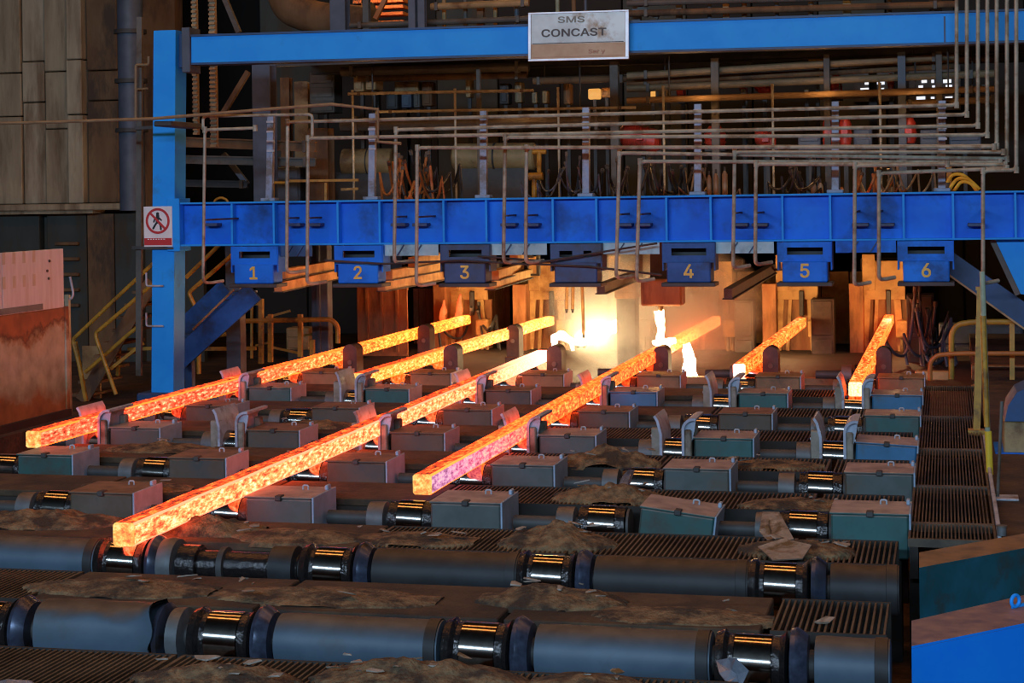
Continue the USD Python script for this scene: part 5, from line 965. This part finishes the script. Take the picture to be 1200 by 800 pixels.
hoses('f', 7, (905, 955), (184, 236), 'hose_black', 22.7, 6, lab='black hose hanging left of the sixth post', grp='black hoses by the sixth post')
hoses('g', 6, (990, 1035), (192, 238), 'hose_orange', 22.6, 8, lab='orange hose coiled behind the girder right of the sixth post', grp='orange hoses by the sixth post')
hoses('h', 6, (1005, 1060), (182, 236), 'hose_tan', 22.7, 9, .014, lab='tan hose behind the girder right of the sixth post', grp='tan hoses by the sixth post')
hoses('i', 5, (700, 740), (182, 238), 'hose_black', 22.9, 10, lab='black hose behind the girder, right below the nameplate', grp='black hoses under the nameplate right')
for i, (pts) in enumerate(([(1112, 222), (1122, 208), (1136, 210), (1148, 222)], [(1118, 224), (1126, 212), (1138, 214), (1146, 226)], [(1110, 214), (1116, 204), (1128, 204), (1142, 216)])):
    p = bend([PY(*q, 22.5) for q in pts], .1, 5); t = thing('hose', 'bright yellow hose arched behind the right end of the girder, %s one' % ('outer', 'lower', 'left')[i], 'hose', tuple(p[0]), 'yellow hoses'); part(t, 'hose', sweep(p, .022, 10), 'yellow_bright'); part(t, 'ferrule', sweep([p[0], p[0] + [0, 0, -.07]], .028, 8), 'mid_steel')
p, q = PY(1109, 193, 22.9), PY(1116, 226, 22.9); t = thing('valve_stand', 'ochre valve stand beside the yellow hoses', 'valve', tuple(q)); part(t, 'body', bx(p[0], q[0], 22.85, 22.95, 1.77, p[2], .01), 'yellow_paint'); part(t, 'handwheel', sweep([(p[0] + .2, 22.9, p[2] - .08), (p[0] + .22, 22.9, p[2] - .08)], .07, 18), 'galvanized'); part(t, 'stem', sweep([(p[0] + .05, 22.9, p[2] - .08), (p[0] + .2, 22.9, p[2] - .08)], .012, 8), 'mid_steel')
w_ = [PY(*p, 22.2) for p in ((250, 240), (252, 234), (259, 231), (266, 234), (268, 240))]
t = thing('hose', 'small yellow hoop just above the left end of the girder', 'hose', tuple(w_[0])); part(t, 'hose', sweep(bend(w_, .05), .016, 8), 'yellow_paint')
rail('guard_rail', 'small yellow gate rail standing on the mezzanine, left', [(320, 236), (320, 214), (336, 214), (336, 240)], 23.0, .02, 'yellow_paint', rad=.03, extra=(((336, 212), (420, 211)), ((382, 214), (382, 240)), ((400, 222), (420, 221))))
t = thing('valve_stand', 'amber-lit hydrant-like valve under the nameplate, left', 'valve', tuple(PY(626, 230, 23.0)))
for (a, b, r) in (((626, 232), (626, 206), .035), ((620, 207), (636, 206), .05), ((632, 204), (632, 178), .03), ((624, 178), (640, 178), .03)): part(t, 'pipe', sweep([PY(*a, 23.0), PY(*b, 23.0)], r, 12), 'yellow_paint')
# dark machines under the mezzanine between the right frames
for a, b, y0, y1, Y, m_, nm in ((950, 978, 350, 440, 27.2, 'guide_dark', 'between the fifth and sixth frames'), (1062, 1096, 345, 440, 26.0, 'dark_steel', 'right of the sixth frame'), (1100, 1200, 380, 430, 27.0, 'slate_steel', 'behind the walkway rails'), (860, 884, 352, 440, 27.4, 'mid_steel', 'left of the fifth frame'), (720, 745, 330, 350, 24.5, 'rust_shield', 'hanging left of the flame'), (335, 362, 384, 410, 27.0, 'tan_steel', 'behind the yellow hoop rail')):
    cabinet(a, b, y0, y1, Y, m_, 'dim machine cabinet ' + nm, 2, 'machine_cabinet', 'machine box', 'dim cabinets under the mezzanine')
hoses('k', 8, (1070, 1096), (335, 430), 'slate_steel', 25.3, 12, .022, lab='grey hose hanging right of the sixth casting frame', grp='grey hoses right of the sixth frame')
hoses('l', 4, (1066, 1076), (330, 420), 'hose_black', 25.2, 13, .02, lab='black hose hanging right of the sixth casting frame', grp='black hoses right of the sixth frame')
hoses('m', 3, (548, 560), (350, 400), 'hose_black', 27.2, 14, .02, lab='black hose between the first and second frames', grp='black hoses by the second frame')

# ================================================================ scale dirt, flakes and scrap
def mound(px, py, wx, wy, h_, lab, seed, z=-.06, flakes=0, m_='scale_dirt'):
    c = PZ(px, py, z); yc = Y0 + .68 + RP * round((c[1] - Y0 - .68) / RP); hf = max(0, .37 - wy / 2); c[1] = min(max(c[1], yc - hf), yc + hf); n = 44; u = np.linspace(-1, 1, n); U, V_ = np.meshgrid(u, u, indexing='ij'); r2 = np.sqrt(U ** 2 + V_ ** 2)
    P = np.stack([c[0] + U * wx / 2, c[1] + V_ * wy / 2, 0 * U], -1)
    edge = np.clip(1.08 - r2 - .35 * (meshkit.fbm(np.stack([U * 2, V_ * 2, 0 * U + seed], -1), 3) - .3), 0, 1)
    hh = h_ * edge ** .7 * (.35 + 1.1 * meshkit.fbm(P * np.array([9, 9, 1]) + seed, 5)); P[..., 2] = z - .02 + hh + .022 * (edge > 0)
    F_ = []
    for i in range(n - 1):
        for j in range(n - 1):
            a = i * n + j
            if max(edge[i, j], edge[i + 1, j], edge[i, j + 1], edge[i + 1, j + 1]) > 0: F_ += [(a, a + n, a + n + 1), (a, a + n + 1, a + 1)]
    single('scale_dirt', trimesh.Trimesh(P.reshape(-1, 3), np.array(F_), process=True), m_, lab, 'dirt', kind='stuff', smooth=True)
    R_ = np.random.default_rng(seed)
    for i in range(flakes):
        q = c + np.array([R_.uniform(-.42, .42) * wx, R_.uniform(-.4, .4) * wy, .03 + .45 * h_]); k = R_.integers(5, 8); an = np.sort(R_.uniform(0, 2 * math.pi, k)); s = R_.uniform(.02, .06)
        g = hull([(s * math.cos(a) * R_.uniform(.6, 1.2), .7 * s * math.sin(a) * R_.uniform(.6, 1.2), zz) for a in an for zz in (0, .007)]); g = rot(rot(g, R_.uniform(-18, 18), [1, 0, 0], [0, 0, 0]), R_.uniform(-15, 15), [0, 1, 0], [0, 0, 0])
        single('scale_flake', mv(g, q), 'scale_flake', 'thin mill-scale flake on the ' + lab.replace('brown heap of dirt', 'heap').replace('brown spread of dirt', 'dirt').replace(' glowing red', ''), 'scale flake', 'flakes ' + lab.split('dirt ')[1], smooth=False)
mound(45, 612, 1.15, .55, .10, 'brown heap of dirt behind the left cover of the second row', 1)
mound(245, 622, .75, .45, .11, 'brown heap of dirt glowing red beside the lowest billet end', 2, flakes=4)
mound(330, 640, .9, .5, .05, 'brown spread of dirt behind the bare coupling shaft', 3, flakes=3)
mound(480, 632, .85, .42, .045, 'brown spread of dirt behind the fourth flanged roller of the second row', 4, flakes=4)
mound(655, 636, .72, .48, .12, 'brown heap of dirt behind the fifth flanged roller of the second row', 5, flakes=8)
mound(712, 584, .8, .42, .12, 'brown heap of dirt in front of the tipped box', 6, z=-.06, flakes=6)
mound(712, 543, .85, .45, .14, 'brown heap of dirt behind the roller of the fourth row, fifth strand', 7, flakes=6)
mound(905, 545, .8, .4, .05, 'brown spread of dirt behind the roller of the fourth row, sixth strand', 8, flakes=3)
mound(935, 592, .8, .4, .06, 'brown spread of dirt behind the roller of the third row, sixth strand', 9, flakes=3)
mound(935, 645, .7, .4, .07, 'brown spread of dirt behind the sixth flanged roller of the second row', 10, flakes=5)
mound(375, 700, 1.3, .45, .05, 'brown spread of dirt between the two front rows, left of centre', 11, flakes=5)
mound(650, 704, .8, .45, .09, 'brown heap of dirt between the two front rows, centre', 12, flakes=7)
mound(140, 690, 1.1, .45, .05, 'brown spread of dirt between the two front rows, far left', 13, flakes=4)
mound(800, 722, .9, .4, .04, 'brown spread of dirt between the two front rows, right', 14, flakes=2)
mound(255, 797, .8, .35, .07, 'brown heap of dirt before the front row, left', 15, flakes=6)
mound(500, 792, 1.0, .5, .10, 'brown heap of dirt before the front row, centre', 16, flakes=9)
mound(690, 800, .5, .3, .04, 'brown spread of dirt before the front row, right of centre', 17, flakes=3)
mound(380, 545, 1.0, .5, .06, 'brown spread of dirt behind the fourth row, third strand', 18, flakes=3)
mound(210, 520, 1.0, .5, .06, 'brown spread of dirt behind the fourth row, second strand', 19, flakes=3)
mound(400, 488, .8, .5, .06, 'brown spread of dirt behind the sixth row, second strand', 20, flakes=3)
mound(150, 575, .9, .45, .05, 'brown spread of dirt behind the third row, second strand', 21, flakes=2)
def crumple(pts, Y_or_z, th, m_, lab, seed, name='scrap_sheet'):
    """A torn crumpled piece of sheet: pts are (px, py, z)."""
    P = np.array([PZ(a, b, c) for a, b, c in pts]); c = P.mean(0); n = len(P); V = [c]; ring = []
    for f in (.5, 1.):
        for i in range(n):
            p = c + (P[i] - c) * f; ring.append(p)
    V = np.array([c] + ring); V = V + (meshkit.noise(V * 23 + seed)[:, None] - .5) * np.array([.03, .03, .05]); F_ = []
    for i in range(n):
        j = (i + 1) % n; F_ += [(0, 1 + i, 1 + j), (1 + i, 1 + n + i, 1 + n + j), (1 + i, 1 + n + j, 1 + j)]
    W_ = V - [0, 0, th] + np.array([0, th, 0]); k = len(V); F2 = [(a + k, c_ + k, b + k) for a, b, c_ in F_]; S = []
    for i in range(n): a, b = 1 + n + i, 1 + n + (i + 1) % n; S += [(a, a + k, b + k), (a, b + k, b)]
    single(name, out(trimesh.Trimesh(np.vstack([V, W_]), np.array(F_ + F2 + S), process=False)), m_, lab, 'scrap', smooth=False)
crumple([(838, 775, -.05), (856, 765, .0), (862, 772, .0), (875, 790, -.07), (868, 806, -.12), (850, 806, -.12), (842, 790, -.08)], 0, .006, 'flake_gray', 'torn grey scrap sheet leaning on the sixth roller of the front row', 3)
crumple([(893, 600, .05), (912, 602, .05), (930, 632, -.03), (905, 634, -.04), (890, 622, .0)], 0, .008, 'scale_flake', 'bent tan scrap plate left of the right roller of the third row', 4)
crumple([(888, 640, -.02), (915, 633, .01), (950, 640, .0), (940, 655, -.03), (905, 656, -.03)], 0, .008, 'scale_flake', 'bent tan scrap plate behind the sixth flanged roller of the second row', 5)
crumple([(955, 726, -.045), (968, 721, -.03), (978, 724, -.03), (972, 729, -.045)], 0, .005, 'scale_flake', 'small bright scrap flake between the two front rows, right', 6)
crumple([(485, 778, -.055), (505, 776, -.04), (520, 783, -.04), (500, 788, -.055)], 0, .006, 'scale_flake', 'flat pale scrap flake before the front row, centre', 7)
crumple([(745, 548, .02), (735, 552, .03), (728, 560, -.0), (722, 575, -.05), (735, 575, -.05)], 0, .007, 'flake_gray', 'grey bent scrap strip at the left of the fifth roller, fourth row', 8)
crumple([(-5, 796, -.05), (38, 795, -.05), (42, 803, -.05), (-5, 806, -.06)], 0, .01, 'flake_gray', 'pale plate corner at the bottom left edge', 9)
